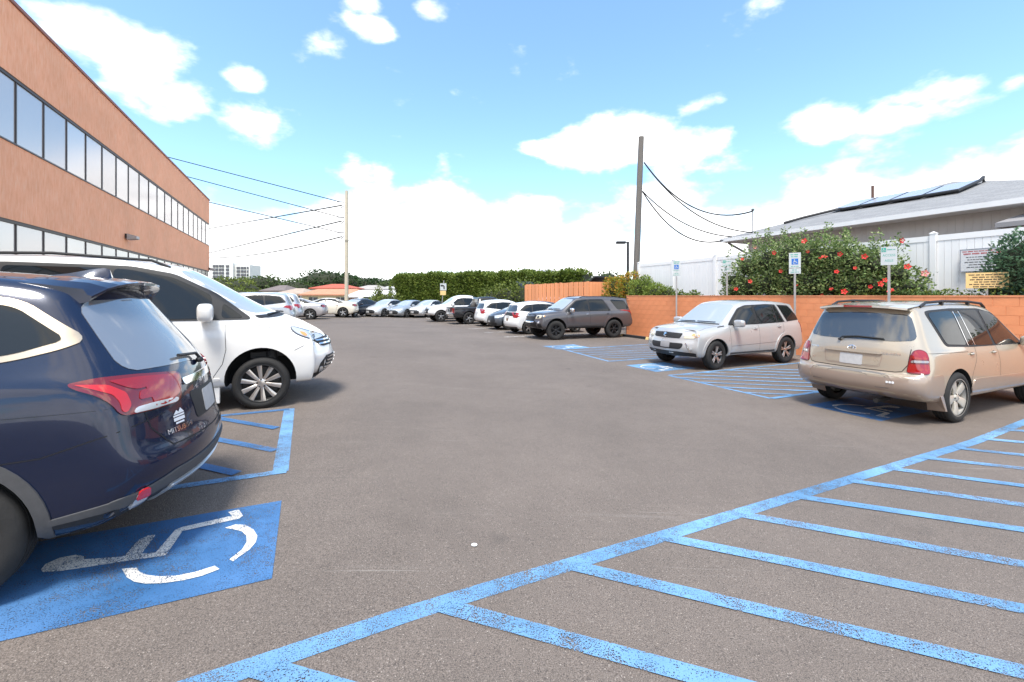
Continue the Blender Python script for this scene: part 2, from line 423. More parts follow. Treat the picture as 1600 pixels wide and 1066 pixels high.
# ================================================================== car building
def paint(name, col, metal=.0, rough=.35, flake=0):
    if name in MATS: return MATS[name]
    dk = max(col) < .2; m = mat(name, col, rough, metal, coat=.85 if dk else 1.0, spec=.25 if dk else .5); t = NT(m)
    n = t.noise(t.co(), 3.0, 4, .6)                        # road dust, faint
    t.L.new(t.range(n, .3, .8, rough * .9, rough * 1.25), t.b.inputs['Roughness'])
    d = t.range(t.noise(t.map(t.co(), (1, 1, 2)), 2.2, 5, .65), .45, .8, 0, .10 if max(col) > .2 else .015)
    t.col(t.mix(d, col, (.42, .38, .33)))
    t.b.inputs['Coat Roughness'].default_value = .04
    return m
GLASS = mat('tinted_glass', (.010, .012, .013), .03, 0, spec=.5, ior=1.45)
GLASS_R = mat('rear_glass', (.035, .038, .04), .04, 0, spec=.8, ior=1.75)
GLASS_H = mat('sky_pale_rear_glass', (.16, .165, .17), .07, 0, spec=1, ior=2.2)  # grey-white base stands in for sky reflected in the navy car's rear window
GLASS_T = mat('sky_pale_glass', (.34, .37, .38), .04, 0, spec=1, ior=2.2)  # opaque; pale base stands in for bright sky reflected in the windscreens
BLACKP = noisy('black_plastic', (.018, .018, .019), .2, 30, .55)
GREYP = noisy('grey_plastic', (.07, .07, .072), .12, 30, .6)
RUBBER = noisy('tyre_rubber', (.022, .021, .020), .25, 9, .8, .2, 80)
WELL = mat('wheel_well_liner', (.012, .012, .012), .9)
CHROME = mat('chrome', (.82, .82, .82), .12, 1)
SILVER = mat('wheel_silver', (.55, .54, .52), .32, .9)
RIMDARK = mat('wheel_dark', (.05, .05, .05), .4, .7)
RIMBLACK = mat('wheel_black', (.012, .012, .013), .45, .2)
MACHINED = mat('wheel_machined', (.62, .56, .50), .3, .85)
RED = mat('lamp_red', (.30, .005, .007), .08, 0, coat=1)
REDD = mat('lamp_dark_red', (.16, .006, .008), .1, 0, coat=1)
REDB = mat('lamp_bright_red', (.52, .012, .010), .12, 0, coat=1)
CLEAR = mat('lamp_clear', (.62, .63, .64), .12, .35, coat=1)
YELLAMP = mat('lamp_hazed', (.60, .56, .43), .22, .1, coat=.6)
AMBER = mat('lamp_amber', (.70, .30, .08), .15, 0, coat=1)
LAMPDARK = mat('lamp_dark', (.06, .065, .07), .08, .3, coat=1)
PLATE = noisy('plate_white', (.46, .45, .44), .1, 14, .4)
DARKSEAM = mat('panel_gap', (.008, .008, .009), .8)
WHITEP = mat('white_print', (.8, .8, .8), .5)

class Body:
    """the painted shell of one car: a subdivided box cage with wheel arches cut out, and rays onto it"""
    FR = [-1, -.68, -.34, 0, .34, .68, 1]
    def __init__(s, sp):
        s.sp = sp; st = sp['st']; n = len(st) + 2; s.n = n
        fr = s.FR; C = len(fr); NL = 8
        def side(i, l):
            if i == 0: return Vector(sp['rear'][l])
            if i == n-1: return Vector(sp['front'][l])
            x, xt, W, zt, yt, zb, yb = st[i-1][:7]; zs = sp['zs']
            z1 = zs + .06
            if l == 0: return Vector((x, W*.90, zs))
            if l == 1: return Vector((x, W*.975, z1))
            if l <= 5:
                k = (.22, .45, .70, .90)[l-2]; ww = (.995, 1.0, .992, .965)[l-2]
                y = W*ww
                if l == 5: y = max(y, yb + (W-yb)*.45) if yb < W*.97 else y
                return Vector((x, y, z1 + (zb-z1)*k))
            if l == 6: return Vector((x + (xt-x)*.35, yb, zb))
            return Vector((xt, yt, zt))
        def P(i, l, c):
            p = side(i, l); f = fr[c]; q = Vector((p.x, p.y*f, p.z))
            if l == NL-1:
                cr = sp.get('crown', .04); bow = 0
                if 0 < i < n-1:
                    e = st[i-1]; cr = e[7] if len(e) > 7 else cr; bow = e[8] if len(e) > 8 else 0
                q.z += cr*(1-f*f); q.x += bow*(1-f*f)
            if i == 0: q.x += sp.get('rset', .12)*abs(f)**2.6*(1 if l < 7 else .5)
            if i == n-1: q.x -= sp.get('fset', .22)*abs(f)**2.2
            return q
        bm = bmesh.new(); V_ = {}
        def v(i, l, c):
            k = (i, l, c)
            if k not in V_: V_[k] = bm.verts.new(P(*k))
            return V_[k]
        fs = []
        for i in range(n-1):
            for l in range(NL-1):
                fs.append([v(i,l,0), v(i,l+1,0), v(i+1,l+1,0), v(i+1,l,0)])
                fs.append([v(i,l,C-1), v(i+1,l,C-1), v(i+1,l+1,C-1), v(i,l+1,C-1)])
            for c in range(C-1):
                fs.append([v(i,NL-1,c), v(i,NL-1,c+1), v(i+1,NL-1,c+1), v(i+1,NL-1,c)])
                fs.append([v(i,0,c), v(i+1,0,c), v(i+1,0,c+1), v(i,0,c+1)])
        for l in range(NL-1):
            for c in range(C-1):
                fs.append([v(0,l,c), v(0,l,c+1), v(0,l+1,c+1), v(0,l+1,c)])
                fs.append([v(n-1,l,c), v(n-1,l+1,c), v(n-1,l+1,c+1), v(n-1,l,c+1)])
        for f in fs: bm.faces.new(f)
        bmesh.ops.recalc_face_normals(bm, faces=bm.faces)
        cl = bm.edges.layers.float.new('crease_edge')
        def crease(a, b, val):
            e = bm.edges.get((V_[a], V_[b]))
            if e: e[cl] = max(e[cl], val)
        for k in sp.get('crease', []):
            if k[0] == 'L':                                # along the side at a level
                for i in range(k[2], k[3]):
                    for c in (0, C-1): crease((i,k[1],c), (i+1,k[1],c), k[4])
            elif k[0] == 'S':                              # across the top at a station
                for c in range(C-1): crease((k[1],NL-1,c), (k[1],NL-1,c+1), k[2])
            elif k[0] == 'E':                              # across an end at a level
                i = 0 if k[1] == 'rear' else n-1
                for c in range(C-1): crease((i,k[2],c), (i,k[2],c+1), k[3])
            elif k[0] == 'V':                              # corner edges of an end
                i = 0 if k[1] == 'rear' else n-1
                for l in range(k[2], k[3]):
                    for c in (0, C-1): crease((i,l,c), (i,l+1,c), k[4])
        me = bpy.data.meshes.new('body'); bm.to_mesh(me); bm.free()
        me.materials.append(sp['paint']); me.materials.append(WELL)
        o = bpy.data.objects.new('tmp', me); COL.objects.link(o)
        m = o.modifiers.new('s', 'SUBSURF'); m.levels = sp.get('sub', 3); m.render_levels = m.levels
        dg = bpy.context.evaluated_depsgraph_get(); ev = bpy.data.meshes.new_from_object(o.evaluated_get(dg))
        bpy.data.objects.remove(o)
        ev.shade_smooth(); s.full = ev
        ev.calc_loop_triangles()
        s.vn = [v.normal.copy() for v in ev.vertices]; s.tri = [tuple(t.vertices) for t in ev.loop_triangles]
        s.co = [v.co.copy() for v in ev.vertices]
        s.bvh = BVHTree.FromPolygons(s.co, s.tri)
        s.M = None
    def cut(s, arches, boxes=()):
        """wheel arches (x, z, radius, depth) and boxes cut out of the shell"""
        o = bpy.data.objects.new('tmp', s.full.copy()); COL.objects.link(o); tmp = [o]
        cm = MB(); W = s.sp['half']
        for x, z, r, dep in arches:
            for sg in (-1, 1):
                y0, y1 = (W-dep)*sg, (W+.25)*sg
                poly = [(x+r*math.cos(t*math.pi/20), z+r*math.sin(t*math.pi/20)) for t in range(40)]
                cm.prism(poly, lambda a, b: (a, y0, b), lambda a, b: (a, y1, b))
        for a, b in boxes: cm.box(a, b)
        me = cm.mesh('c'); me.materials.append(WELL); c = bpy.data.objects.new('tmpc', me); COL.objects.link(c); tmp.append(c)
        m = o.modifiers.new('b', 'BOOLEAN'); m.operation = 'DIFFERENCE'; m.object = c; m.solver = 'EXACT'; m.material_mode = 'TRANSFER'
        dg = bpy.context.evaluated_depsgraph_get(); ev = bpy.data.meshes.new_from_object(o.evaluated_get(dg))
        for t in tmp: bpy.data.objects.remove(t)
        ev.set_sharp_from_angle(angle=R(40)); ev.name = 'body'
        return ev
    def hit(s, view, a, b):
        inv = None
        if view == 'L': o, d = Vector((a, 3, b)), Vector((0, -1, 0))
        elif view == 'R': o, d = Vector((a, -3, b)), Vector((0, 1, 0))
        elif view == 'B': o, d = Vector((-6, a, b)), Vector((1, 0, 0))
        elif view == 'F': o, d = Vector((6, a, b)), Vector((-1, 0, 0))
        elif view == 'T': o, d = Vector((a, b, 5)), Vector((0, 0, -1))
        elif view == 'cam':
            inv = s.M.inverted(); o = inv @ Vector((0, 0, CAMZ)); d = (inv.to_3x3() @ ray(a, b)).normalized()
        else:                                              # ('A', degrees): level rays from an oblique side, 0 = from behind, 90 = from the left
            t = R(view[1]); back = Vector((-math.cos(t), math.sin(t), 0)); rt = Vector((math.sin(t), math.cos(t), 0))
            o = back*6 + rt*a + Vector((0, 0, b)); d = -back
        loc, nrm, idx, dist = s.bvh.ray_cast(o, d)
        if loc is None:
            g = o + d * (6 if view != 'cam' else (o.length)); best = None
            for k in range(24):
                q = o + d * (g-o).length * (.4 + k*.05); h = s.bvh.find_nearest(q)
                if h[0] is not None and (best is None or h[3] < best[3]): best = h
            loc, nrm, idx = best[:3]
        i, j, k = s.tri[idx]; a_, b_, c_ = s.co[i], s.co[j], s.co[k]
        n = (b_-a_).cross(c_-a_); ar = n.length_squared or 1
        wa = (b_-loc).cross(c_-loc).dot(n)/ar; wb = (c_-loc).cross(a_-loc).dot(n)/ar
        nn = (s.vn[i]*wa + s.vn[j]*wb + s.vn[k]*(1-wa-wb)).normalized()
        return loc, nn
    def patch(s, name, poly, view, mat_, parent, off=.004, thick=.012, step=.06, rnd=.03, mirror=False, rn=2, dome=0):
        """a panel of the given outline laid on the shell"""
        if rnd: poly = chaikin(poly, rnd, rn)
        pts, tris, nb = tess(poly, step)
        co, no = [], []
        for p in pts:
            l, n = s.hit(view, p.x, p.y); co.append(l + n*off); no.append(n)
        bnd = {}
        for t in tris:
            for a, b in zip(t, list(t[1:]) + [t[0]]):
                bnd[(a, b)] = bnd.get((a, b), 0) + 1
        edge = [(a, b) for (a, b) in bnd if (b, a) not in bnd]
        objs = []
        # facing: triangles must face along the shell normal
        t0 = tris[len(tris)//2]; fl = (co[t0[1]]-co[t0[0]]).cross(co[t0[2]]-co[t0[0]]).dot(no[t0[0]]) < 0
        vs = list(co); fs = [tuple(reversed(t)) if fl else tuple(t) for t in tris]; nn = list(no)
        ix = {}
        for a, b in edge:
            for q in (a, b):
                if q not in ix:
                    ix[q] = len(vs); vs.append(co[q]); nn.append(None); vs.append(co[q] - no[q]*(thick+off*.0)); nn.append(None)
        for a, b in edge:
            f = (ix[a], ix[b], ix[b]+1, ix[a]+1); fs.append(f if fl else tuple(reversed(f)))
        for sg in ((1, -1) if mirror else (1,)):
            me = bpy.data.meshes.new(name)
            v2 = [(p.x, p.y*sg, p.z) for p in vs]; f2 = [tuple(reversed(f)) for f in fs] if sg < 0 else fs
            me.from_pydata(v2, [], f2); me.update(); me.shade_smooth()
            cn = []
            for i, q in enumerate(nn):
                cn.append((q.x, q.y*sg, q.z) if q is not None else tuple(me.vertices[i].normal))
            me.normals_split_custom_set_from_vertices(cn)
            objs.append(link(name, me, mat_, parent))
        return objs
    def seam(s, lines, view, parent, width=.007, off=.0015, mirror=False, name='panel_gap', mat_=None, step=.05):
        """dark joints between panels, one part for all"""
        mb = MB()
        for line in lines:
            pts = []
            for a, b in zip(line[:-1], line[1:]):
                a, b = Vector(a), Vector(b); k = max(1, int((b-a).length/(step if view != 'cam' else 8)))
                pts += [a + (b-a)*(q/k) for q in range(k)]
            pts.append(Vector(line[-1]))
            H = [s.hit(view, p.x, p.y) for p in pts]
            for sg in ((1, -1) if mirror else (1,)):
                vs = []
                for i, (l, n) in enumerate(H):
                    d = (H[min(i+1, len(H)-1)][0] - H[max(i-1, 0)][0]).normalized(); q = n.cross(d).normalized()*width/2
                    for e in (l+q+n*off, l-q+n*off): vs.append((e.x, e.y*sg, e.z))
                mb.add(vs, [(2*i, 2*i+1, 2*i+3, 2*i+2) for i in range(len(H)-1)])
        return mb.build(name, mat_ or DARKSEAM, parent)

def add_text(body, txt, view, a, b, size, mat_, parent, name, off=.006, flip=False, sx=1.0):
    """small raised lettering on a shell"""
    cu = bpy.data.curves.new('t', 'FONT'); cu.body = txt; cu.size = size; cu.align_x = 'CENTER'; cu.align_y = 'CENTER'; cu.resolution_u = 2
    o = bpy.data.objects.new('t', cu); COL.objects.link(o)
    me = bpy.data.meshes.new_from_object(o.evaluated_get(bpy.context.evaluated_depsgraph_get())); bpy.data.objects.remove(o)
    for v in me.vertices:
        x = v.co.x*sx*(-1 if flip else 1)
        l, n = body.hit(view, a + x, b + v.co.y); v.co = l + n*off
    me.name = name
    return link(name, me, mat_, parent)

WHEELS = {}
def wheel_meshes(key, R_, rim, width, n, style, face, barrel):
    """tyre and rim meshes, axle along y, outer face at +y"""
    if key in WHEELS: return WHEELS[key]
    h = width/2; t = MB(); sw = R_-rim
    prof = [(rim-.012, -h*.80), (rim+.012, -h*.92), (rim+sw*.45, -h*1.0), (R_-.035, -h*.93), (R_-.010, -h*.78), (R_, -h*.6)]
    for g in (-.38, 0., .38): prof += [(R_, (g-.06)*h), (R_-.009, (g-.05)*h), (R_-.009, (g+.05)*h), (R_, (g+.06)*h)]
    prof += [(R_, h*.6), (R_-.010, h*.78), (R_-.035, h*.93), (rim+sw*.45, h*1.0), (rim+.016, h*.93), (rim-.012, h*.80)]
    t.lathe(prof, 56)
    tyre = t.mesh('tyre'); tyre.materials.append(RUBBER); tyre.shade_smooth(); tyre.set_sharp_from_angle(angle=R(45))
    b = MB(); b.lathe([(rim-.03, -h*.7), (rim-.035, h*.35), (rim-.012, h*.72), (rim+.010, h*.84), (rim+.010, h*.90), (rim-.006, h*.90)], 48)
    b.lathe([(rim-.033, h*.02), (.0, h*.02)], 48)                            # brake and hub behind the spokes
    b.lathe([(rim*.62, h*.12), (rim*.62, h*.2), (.05, h*.2)], 32)
    bar = b.mesh('rim'); bar.materials.append(barrel); bar.shade_smooth(); bar.set_sharp_from_angle(angle=R(40))
    sp = MB(); yo = h*.62; dish = h*.16
    def spoke(th, w0, w1, r0=.045, r1=None, y0=None, y1=None):
        r1 = r1 or rim-.008; y0 = yo-dish*0 if y0 is None else y0; y1 = yo+dish if y1 is None else y1
        rr = (math.cos(th), math.sin(th)); tt = (-rr[1], rr[0]); vs = []
        for r_, w_, y_ in ((r0, w0, y0), ((r0+r1)/2, (w0+w1)/2, (y0+y1)/2+h*.06), (r1, w1, y1)):
            for e, dy in ((-1, -.028), (-1, -.004), (-.75, 0), (.75, 0), (1, -.004), (1, -.028)):
                vs.append((r_*rr[0]+tt[0]*w_*e/2, y_+dy, r_*rr[1]+tt[1]*w_*e/2))
        fs = []
        for i in range(2):
            for k in range(6):
                k2 = (k+1) % 6; fs.append((i*6+k, i*6+k2, (i+1)*6+k2, (i+1)*6+k))
        fs += [(5,4,3,2,1,0), (12,13,14,15,16,17)]
        sp.add(vs, fs)
    for k in range(n):
        th = 2*math.pi*k/n + math.pi/2
        if style == 'single': spoke(th, .05, .075)
        elif style == 'wide': spoke(th, .085, .135)
        elif style == 'thin': spoke(th, .034, .066)
        elif style == 'twin':
            for e in (-.14, .14): spoke(th+e, .030, .036)
        elif style == 'vee':
            for e in (-.20, .20): spoke(th+e*.75, .04, .034)
    sp.lathe([(.0, yo+.012), (.045, yo+.012), (.062, yo+.002), (.066, yo-.03)], 20)
    spk = sp.mesh('spokes'); spk.materials.append(face); spk.set_sharp_from_angle(angle=R(35))
    nu = MB()
    for k in range(5):
        th = 2*math.pi*k/5+.3; nu.lathe([(0, yo+.012), (.011, yo+.012), (.013, yo-.01)], 8, c=(.052*math.cos(th)*1.0, 0, .052*math.sin(th)))
    nut = nu.mesh('lug_nuts'); nut.materials.append(RIMDARK)
    WHEELS[key] = (tyre, bar, spk, nut); return WHEELS[key]
def add_wheel(parent, x, y, r, meshes, steer=0, near=True):
    o = bpy.data.objects.new('wheel', meshes[0]); COL.objects.link(o); o.parent = parent
    o.location = (x, y, r); o.rotation_euler = (0, random.uniform(0, 1), (0 if y > 0 else math.pi) + steer)
    o.rotation_mode = 'ZYX'; o.rotation_euler = (0, 0, 0)
    o.rotation_mode = 'XYZ'; o.rotation_euler = (0, random.uniform(0, 1.2), (0 if y > 0 else math.pi) + steer)
    for nm, me in (('rim', meshes[1]), ('spokes', meshes[2])) + ((('lug_nuts', meshes[3]),) if near else ()):
        c = bpy.data.objects.new(nm, me); COL.objects.link(c); c.parent = o
    return o
def rounded(name, size, mat_, parent, loc, rot=(0, 0, 0), sub=2, taper=None, crease=0):
    """a soft-cornered block: mirror housings, handles"""
    me = bpy.data.meshes.new(name); bm = bmesh.new(); bmesh.ops.create_cube(bm, size=1)
    for v in bm.verts:
        v.co = Vector((v.co.x*size[0], v.co.y*size[1], v.co.z*size[2]))
        if taper: v.co = Vector(taper(v.co))
    if crease:
        cl = bm.edges.layers.float.new('crease_edge')
        for e in bm.edges: e[cl] = crease
    bm.to_mesh(me); bm.free(); o = bpy.data.objects.new('t', me); COL.objects.link(o); md = o.modifiers.new('s', 'SUBSURF'); md.levels = sub
    ev = bpy.data.meshes.new_from_object(o.evaluated_get(bpy.context.evaluated_depsgraph_get())); bpy.data.objects.remove(o)
    ev.name = name; o = link(name, ev, mat_, parent, True); o.location = loc; o.rotation_euler = rot
    return o
def handle(body, x, z, parent, mat_, mirror=True, L=.17):
    for v, sg in (('L', 1), ('R', -1)):
        l, n = body.hit(v, x, z)
        rounded('door_handle', (L, .045, .04), mat_, parent, l + n*.014, (0, 0, 0))
        o = rounded('handle_recess', (.11, .012, .06), DARKSEAM, parent, l + n*.001)
def mirror_pair(body, x, z, y, parent, mat_, size=(.13, .24, .16)):
    for sg in (1, -1):
        m = rounded('mirror', tuple(q*1.12 for q in size), mat_, parent, (x, sg*(y+size[1]*.5), z), (0, 0, sg*-.12), 3, None, .3)
        st = MB().bar((0.01, -sg*size[1]*.75, -size[2]*.30), (0.01, -sg*size[1]*.2, -size[2]*.30), .06, .035).build('stalk', BLACKP, m)
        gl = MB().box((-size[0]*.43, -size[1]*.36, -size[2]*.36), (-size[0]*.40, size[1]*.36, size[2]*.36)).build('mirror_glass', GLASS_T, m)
def flare(body, parent, x, z, r0, r1, mat_, off=.012, a0=-20, a1=200, mirror=True, name='fender_flare', thick=.03):
    """a lip around a wheel opening, both sides"""
    n = 28
    P = [(x+r0*math.cos(R(a0+(a1-a0)*k/n)), z+r0*math.sin(R(a0+(a1-a0)*k/n))) for k in range(n+1)]
    P += [(x+r1*math.cos(R(a1+(a0-a1)*k/n)), z+r1*math.sin(R(a1+(a0-a1)*k/n))) for k in range(n+1)]
    P = [(a, max(b, body.sp['zs']+.01)) for a, b in P]
    return body.patch(name, P, 'L', mat_, parent, off, thick, .05, 0, mirror)
def plate(body, view, y, z, parent, w=.305, h=.155, m=None, name='licence_plate'):
    return body.patch(name, [(y-w/2, z-h/2), (y+w/2, z-h/2), (y+w/2, z+h/2), (y-w/2, z+h/2)], view, m or PLATE, parent, .008, .012, .08, .012)
def rail(body, parent, pts, mat_, h=.04, r=.016, feet=()):
    """roof rails on both sides; pts (x, y)"""
    for sg in (1, -1):
        P = []
        for x, y in pts:
            l, n = body.hit('T', x, y*sg); P.append(l + Vector((0, 0, h)))
        P[0].z -= h-.005; P[-1].z -= h-.005
        m = MB().tube(P, r, 8)
        for k in feet: m.bar(P[k] - Vector((0, 0, h)), P[k], .04, .05, (1, 0, 0))
        m.build('roof_rail', mat_, parent, angle=40)
def finish_car(name, body, arches, parent, loc, az, boxes=()):
    me = body.cut(arches, boxes)
    return link('body', me, None, parent)
def car_root(name, x, y, az, label, group, cat='car', z=None, body=None, pitch=0):
    """az: compass direction of the nose, clockwise from +Y"""
    o = empty(name, (x, y, ground_z(x, y) if z is None else z), R(90-az), label, cat, group)
    # follow the cross fall of the ground
    M = Matrix.Translation(o.location) @ Matrix.Rotation(R(90-az), 4, 'Z')
    if body: body.M = M
    return o
def copy_tree(o, parent=None):
    c = o.copy(); COL.objects.link(c); c.parent = parent
    for ch in list(o.children): copy_tree(ch, c)
    return c
# ================================================================== the five near cars
def L_(sx, sy, k, ox, oy): return lambda pts: [(ox + x*k, oy + y*k) for x, y in pts]
def lifted(sp, dz):
    sp['st'] = [(e[0], e[1], e[2], e[3]+dz, e[4], e[5]+dz) + tuple(e[6:]) for e in sp['st']]
    for k in ('rear', 'front'): sp[k] = [(x, y, z+dz) for x, y, z in sp[k]]
    sp['zs'] += dz; return sp
def side_glass(B, root, dlo, panes, trim=BLACKP, off=.003, glass=GLASS, rnd=.04):
    for o in B.patch('window_surround', dlo, 'L', trim, root, off, .01, .06, rnd, True): pass
    for p in panes: B.patch('side_window', p, 'L', glass, root, off+.004, .006, .06, rnd*.7, True)
def wheels(root, xf, xr, y, r, meshes, steer=0, near=True):
    for x, s in ((xf, steer), (xr, 0)):
        for sg in (1, -1): add_wheel(root, x, y*sg, r, meshes, s, near)
def wiper(B, root, pts, view='F', r=.009, lift=.02, name='wiper'):
    P = []
    for a, b in pts:
        l, n = B.hit(view, a, b); P.append(l + n*lift)
    MB().tube(P, r, 6).build(name, BLACKP, root)

# ------------------------------------------------------------------ navy crossover, near left
def navy_suv():
    pt = paint('paint_navy', (.0045, .011, .036), .15, .2)
    sp = dict(paint=pt, half=.90, zs=.27, rset=.24, fset=.24, crown=.045,
      st=[(-1.95,-1.60,.885,1.655,.59,1.20,.795), (-1.45,-1.30,.90,1.69,.61,1.17,.83), (-.8,-.8,.90,1.71,.62,1.10,.845), (-.1,-.1,.90,1.71,.62,1.05,.845),
          (.5,.42,.90,1.65,.60,1.02,.845,.045,.05), (1.25,1.3,.90,1.04,.71,.99,.83,.03,.1), (1.8,1.8,.89,.98,.68,.93,.80), (2.1,2.08,.85,.92,.62,.86,.76)],
      rear=[(-2.22,.78,.33),(-2.34,.83,.40),(-2.38,.86,.52),(-2.37,.86,.62),(-2.335,.84,.72),(-2.31,.82,.93),(-2.24,.78,1.12),(-1.84,.60,1.60)],
      front=[(2.20,.66,.25),(2.28,.74,.32),(2.33,.78,.45),(2.33,.78,.55),(2.31,.77,.65),(2.28,.75,.75),(2.24,.70,.82),(2.17,.6,.87)],
      crease=[('L',6,0,9,.35),('L',7,0,6,.3),('E','rear',6,.35),('E','rear',7,.75),('E','rear',3,.3),('E','rear',4,.35),('S',5,.3),('S',6,.4)])
    B = Body(sp)
    root = car_root('parked_car', -4.39, 2.365, 245.8, 'dark navy crossover with red wraparound tail lamps over the near blue wheelchair pad', 'cars parked in the lot', body=B, z=.25)
    k = lambda pts: [(x*.5063, 380+y*.5063) for x, y in pts]
    link('body', B.cut([(-1.335,.36,.40,.34), (1.335,.36,.40,.34)]), None, root)
    wheels(root, 1.335, -1.335, .785, .352, wheel_meshes('w18', .352, .235, .225, 5, 'vee', SILVER, RIMDARK))
    flare(B, root, -1.335, .36, .395, .455, GREYP, .010); flare(B, root, 1.335, .36, .395, .455, GREYP, .010)
    # glass
    side_glass(B, root, [(1.05,1.05),(.40,1.58),(-.3,1.63),(-1.2,1.615),(-1.58,1.555),(-1.87,1.335),(-1.80,1.29),(-1.6,1.235),(-.3,1.08)],
       [[(.92,1.07),(.40,1.53),(-.02,1.59),(-.04,1.10)], [(-.10,1.10),(-.08,1.595),(-.95,1.59),(-1.05,1.19)], [(-1.10,1.20),(-1.02,1.585),(-1.25,1.575),(-1.56,1.515),(-1.79,1.335),(-1.6,1.27)]], mat('trim_champagne', (.55,.45,.33), .3, .8), off=.007)
    B.patch('windscreen', [(-.62,1.12),(.62,1.12),(.54,1.60),(-.54,1.60)], 'F', GLASS, root, .003, .006, .08, .05)
    B.patch('rear_window', [(-.70,1.135),(0,1.115),(.70,1.135),(.645,1.33),(.575,1.545),(0,1.565),(-.575,1.545),(-.645,1.33)], 'B', GLASS_H, root, .004, .008, .06, .05)
    # spoiler over the rear window with a brake lamp
    s = MB(); xe = -1.95; n_ = 14; rows = []
    for i in range(n_+1):
        y_ = -.56+1.12*i/n_; e = abs(y_/.56); zt_ = B.hit('T', -1.46, y_)[0].z; d_ = .11*e**4; dr = .045*e**6
        rows.append([(-1.44, y_, zt_-.004), (-1.60, y_, zt_-.001-dr*.3), (-1.80, y_, zt_-.014-dr*.7), (xe+.02+d_, y_, zt_-.034-dr), (xe+d_, y_, zt_-.042-dr), (xe+.004+d_, y_, zt_-.056-dr), (-1.86+d_*.3, y_, zt_-.075-dr), (-1.72, y_, zt_-.10-dr)])
    for r0, r1 in zip(rows[:-1], rows[1:]): s.add(r0+r1, [(k, k+1, k+9, k+8) for k in range(7)])
    for r in (rows[0], rows[-1]): s.add(r, [tuple(range(8))])
    so_ = s.build('spoiler', pt, root, angle=35)
    MB().box((xe-.008,-.10,B.hit('T',-1.5,0)[0].z-.058),(xe-.014,.10,B.hit('T',-1.5,0)[0].z-.044)).build('brake_lamp', CLEAR, so_)
    # shark fin aerial
    fin = MB(); zf = B.hit('T', -1.50, 0)[0].z+.004; fx = -.27
    prof = [(x+fx, z*.72) for x, z in [(-1.10,0),(-1.25,.030),(-1.38,.075),(-1.44,.088),(-1.47,.075),(-1.48,0)]]
    for sg in (1, -1):
        fin.add([(x, 0 if 0 < i < 5 else 0, zf+z_-.004) for i, (x, z_) in enumerate(prof)] + [(-1.16+fx, sg*.012, zf-.01), (-1.30+fx, sg*.034, zf-.012), (-1.48+fx, sg*.036, zf-.016)], [(0,1,7,6),(1,2,7),(2,3,8,7),(3,4,8),(4,5,8)])
    fin.build('aerial', pt, root, True)
    # tail lamps, traced on the near corner and mirrored
    for o in B.patch('tail_lamp', k([(200,438),(300,418),(400,407),(490,400),(553,396),(557,470),(549,490),(470,515),(405,530),(370,533),(345,500),(295,472),(230,455)]), 'cam', REDD, root, .010, .02, 7, 6, True): pass
    for nm, pl, mm in (('lamp_strip', [(225,440),(330,440),(385,462),(402,500),(388,525),(372,520),(368,495),(345,470),(290,455)], REDB), ('lamp_band', [(330,428),(430,413),(545,403),(549,425),(470,438),(420,452),(390,448)], RED),
                       ('lamp_band', [(428,455),(545,432),(550,452),(470,475),(425,485)], RED), ('reverse_lamp', [(415,508),(470,492),(546,474),(545,488),(470,512),(408,527)], CLEAR)):
        B.patch(nm, k(pl), 'cam', mm, root, .014, .006, 6, 3, True)
    for sg in (1, -1): B.patch('tail_lamp_inner', [(sg*.645,.90),(sg*.655,1.05),(sg*.42,1.035),(sg*.43,.965),(sg*.52,.92)], 'B', RED, root, .014, .02, .03, .012)
    # tailgate: bright strip, plate recess, joints
    B.patch('chrome_strip', [(-.37,.985),(.37,.985),(.38,1.03),(-.38,1.03)], 'B', CHROME, root, .012, .02, .06, .01)
    B.patch('plate_recess', [(-.30,.74),(.30,.74),(.34,.93),(-.34,.93)], 'B', BLACKP, root, .004, .01, .06, .02)
    plate(B, 'B', 0, .83, root); 
    B.seam([[(-.72,1.0),(-.70,.80),(-.60,.66),(0,.645),(.60,.66),(.70,.80),(.72,1.0)]], 'B', root, .009)
    B.seam([[(-2.20,.86),(-1.95,.80),(-1.75,.74),(-.55,.68)], [(-.07,1.04),(-.07,.42),(.9,.40)], [(-1.05,1.07),(-1.02,.85),(-.80,.52),(-.75,.42)], [(1.02,1.02),(.98,.6),(.9,.42)]], 'L', root, .005, mirror=True)
    B.seam([[(-2.15,.955),(-1.5,.955),(-.3,.93),(1.2,.90)]], 'L', root, .003, .001, True, 'crease_shade', mat('crease_shade_navy', (.004,.008,.02), .3))  # flat darker strip: shade of the body crease put into its colour
    # lower cladding and skid plate
    B.patch('bumper_trim', [(-.84,.40),(-.55,.44),(0,.45),(.55,.44),(.84,.40),(.86,.455),(.6,.51),(0,.52),(-.6,.51),(-.86,.455)], 'B', GREYP, root, .012, .02, .06, .01)
    B.patch('bumper_lower', [(-.82,.30),(.82,.30),(.84,.40),(.55,.44),(0,.45),(-.55,.44),(-.84,.40)], 'B', BLACKP, root, .005, .01, .06, .01)
    B.patch('sill_cladding', [(-.95,.27),(.95,.27),(.95,.40),(-.95,.40)], 'L', BLACKP, root, .010, .02, .07, .01, True)
    B.patch('sill_cladding', [(-2.20,.27),(-1.70,.25),(-1.76,.375),(-2.20,.42)], 'L', BLACKP, root, .006, .02, .07, .005, True)
    B.patch('sill_trim', [(-2.13,.415),(-1.76,.375),(-1.78,.41),(-2.13,.465)], 'L', GREYP, root, .012, .02, .07, .005, True)
    B.patch('skid_plate', [(-.50,.31),(.50,.31),(.60,.42),(-.60,.42)], 'B', mat('skid_silver', (.6,.62,.64), .3, .6), root, .022, .03, .06, .02)
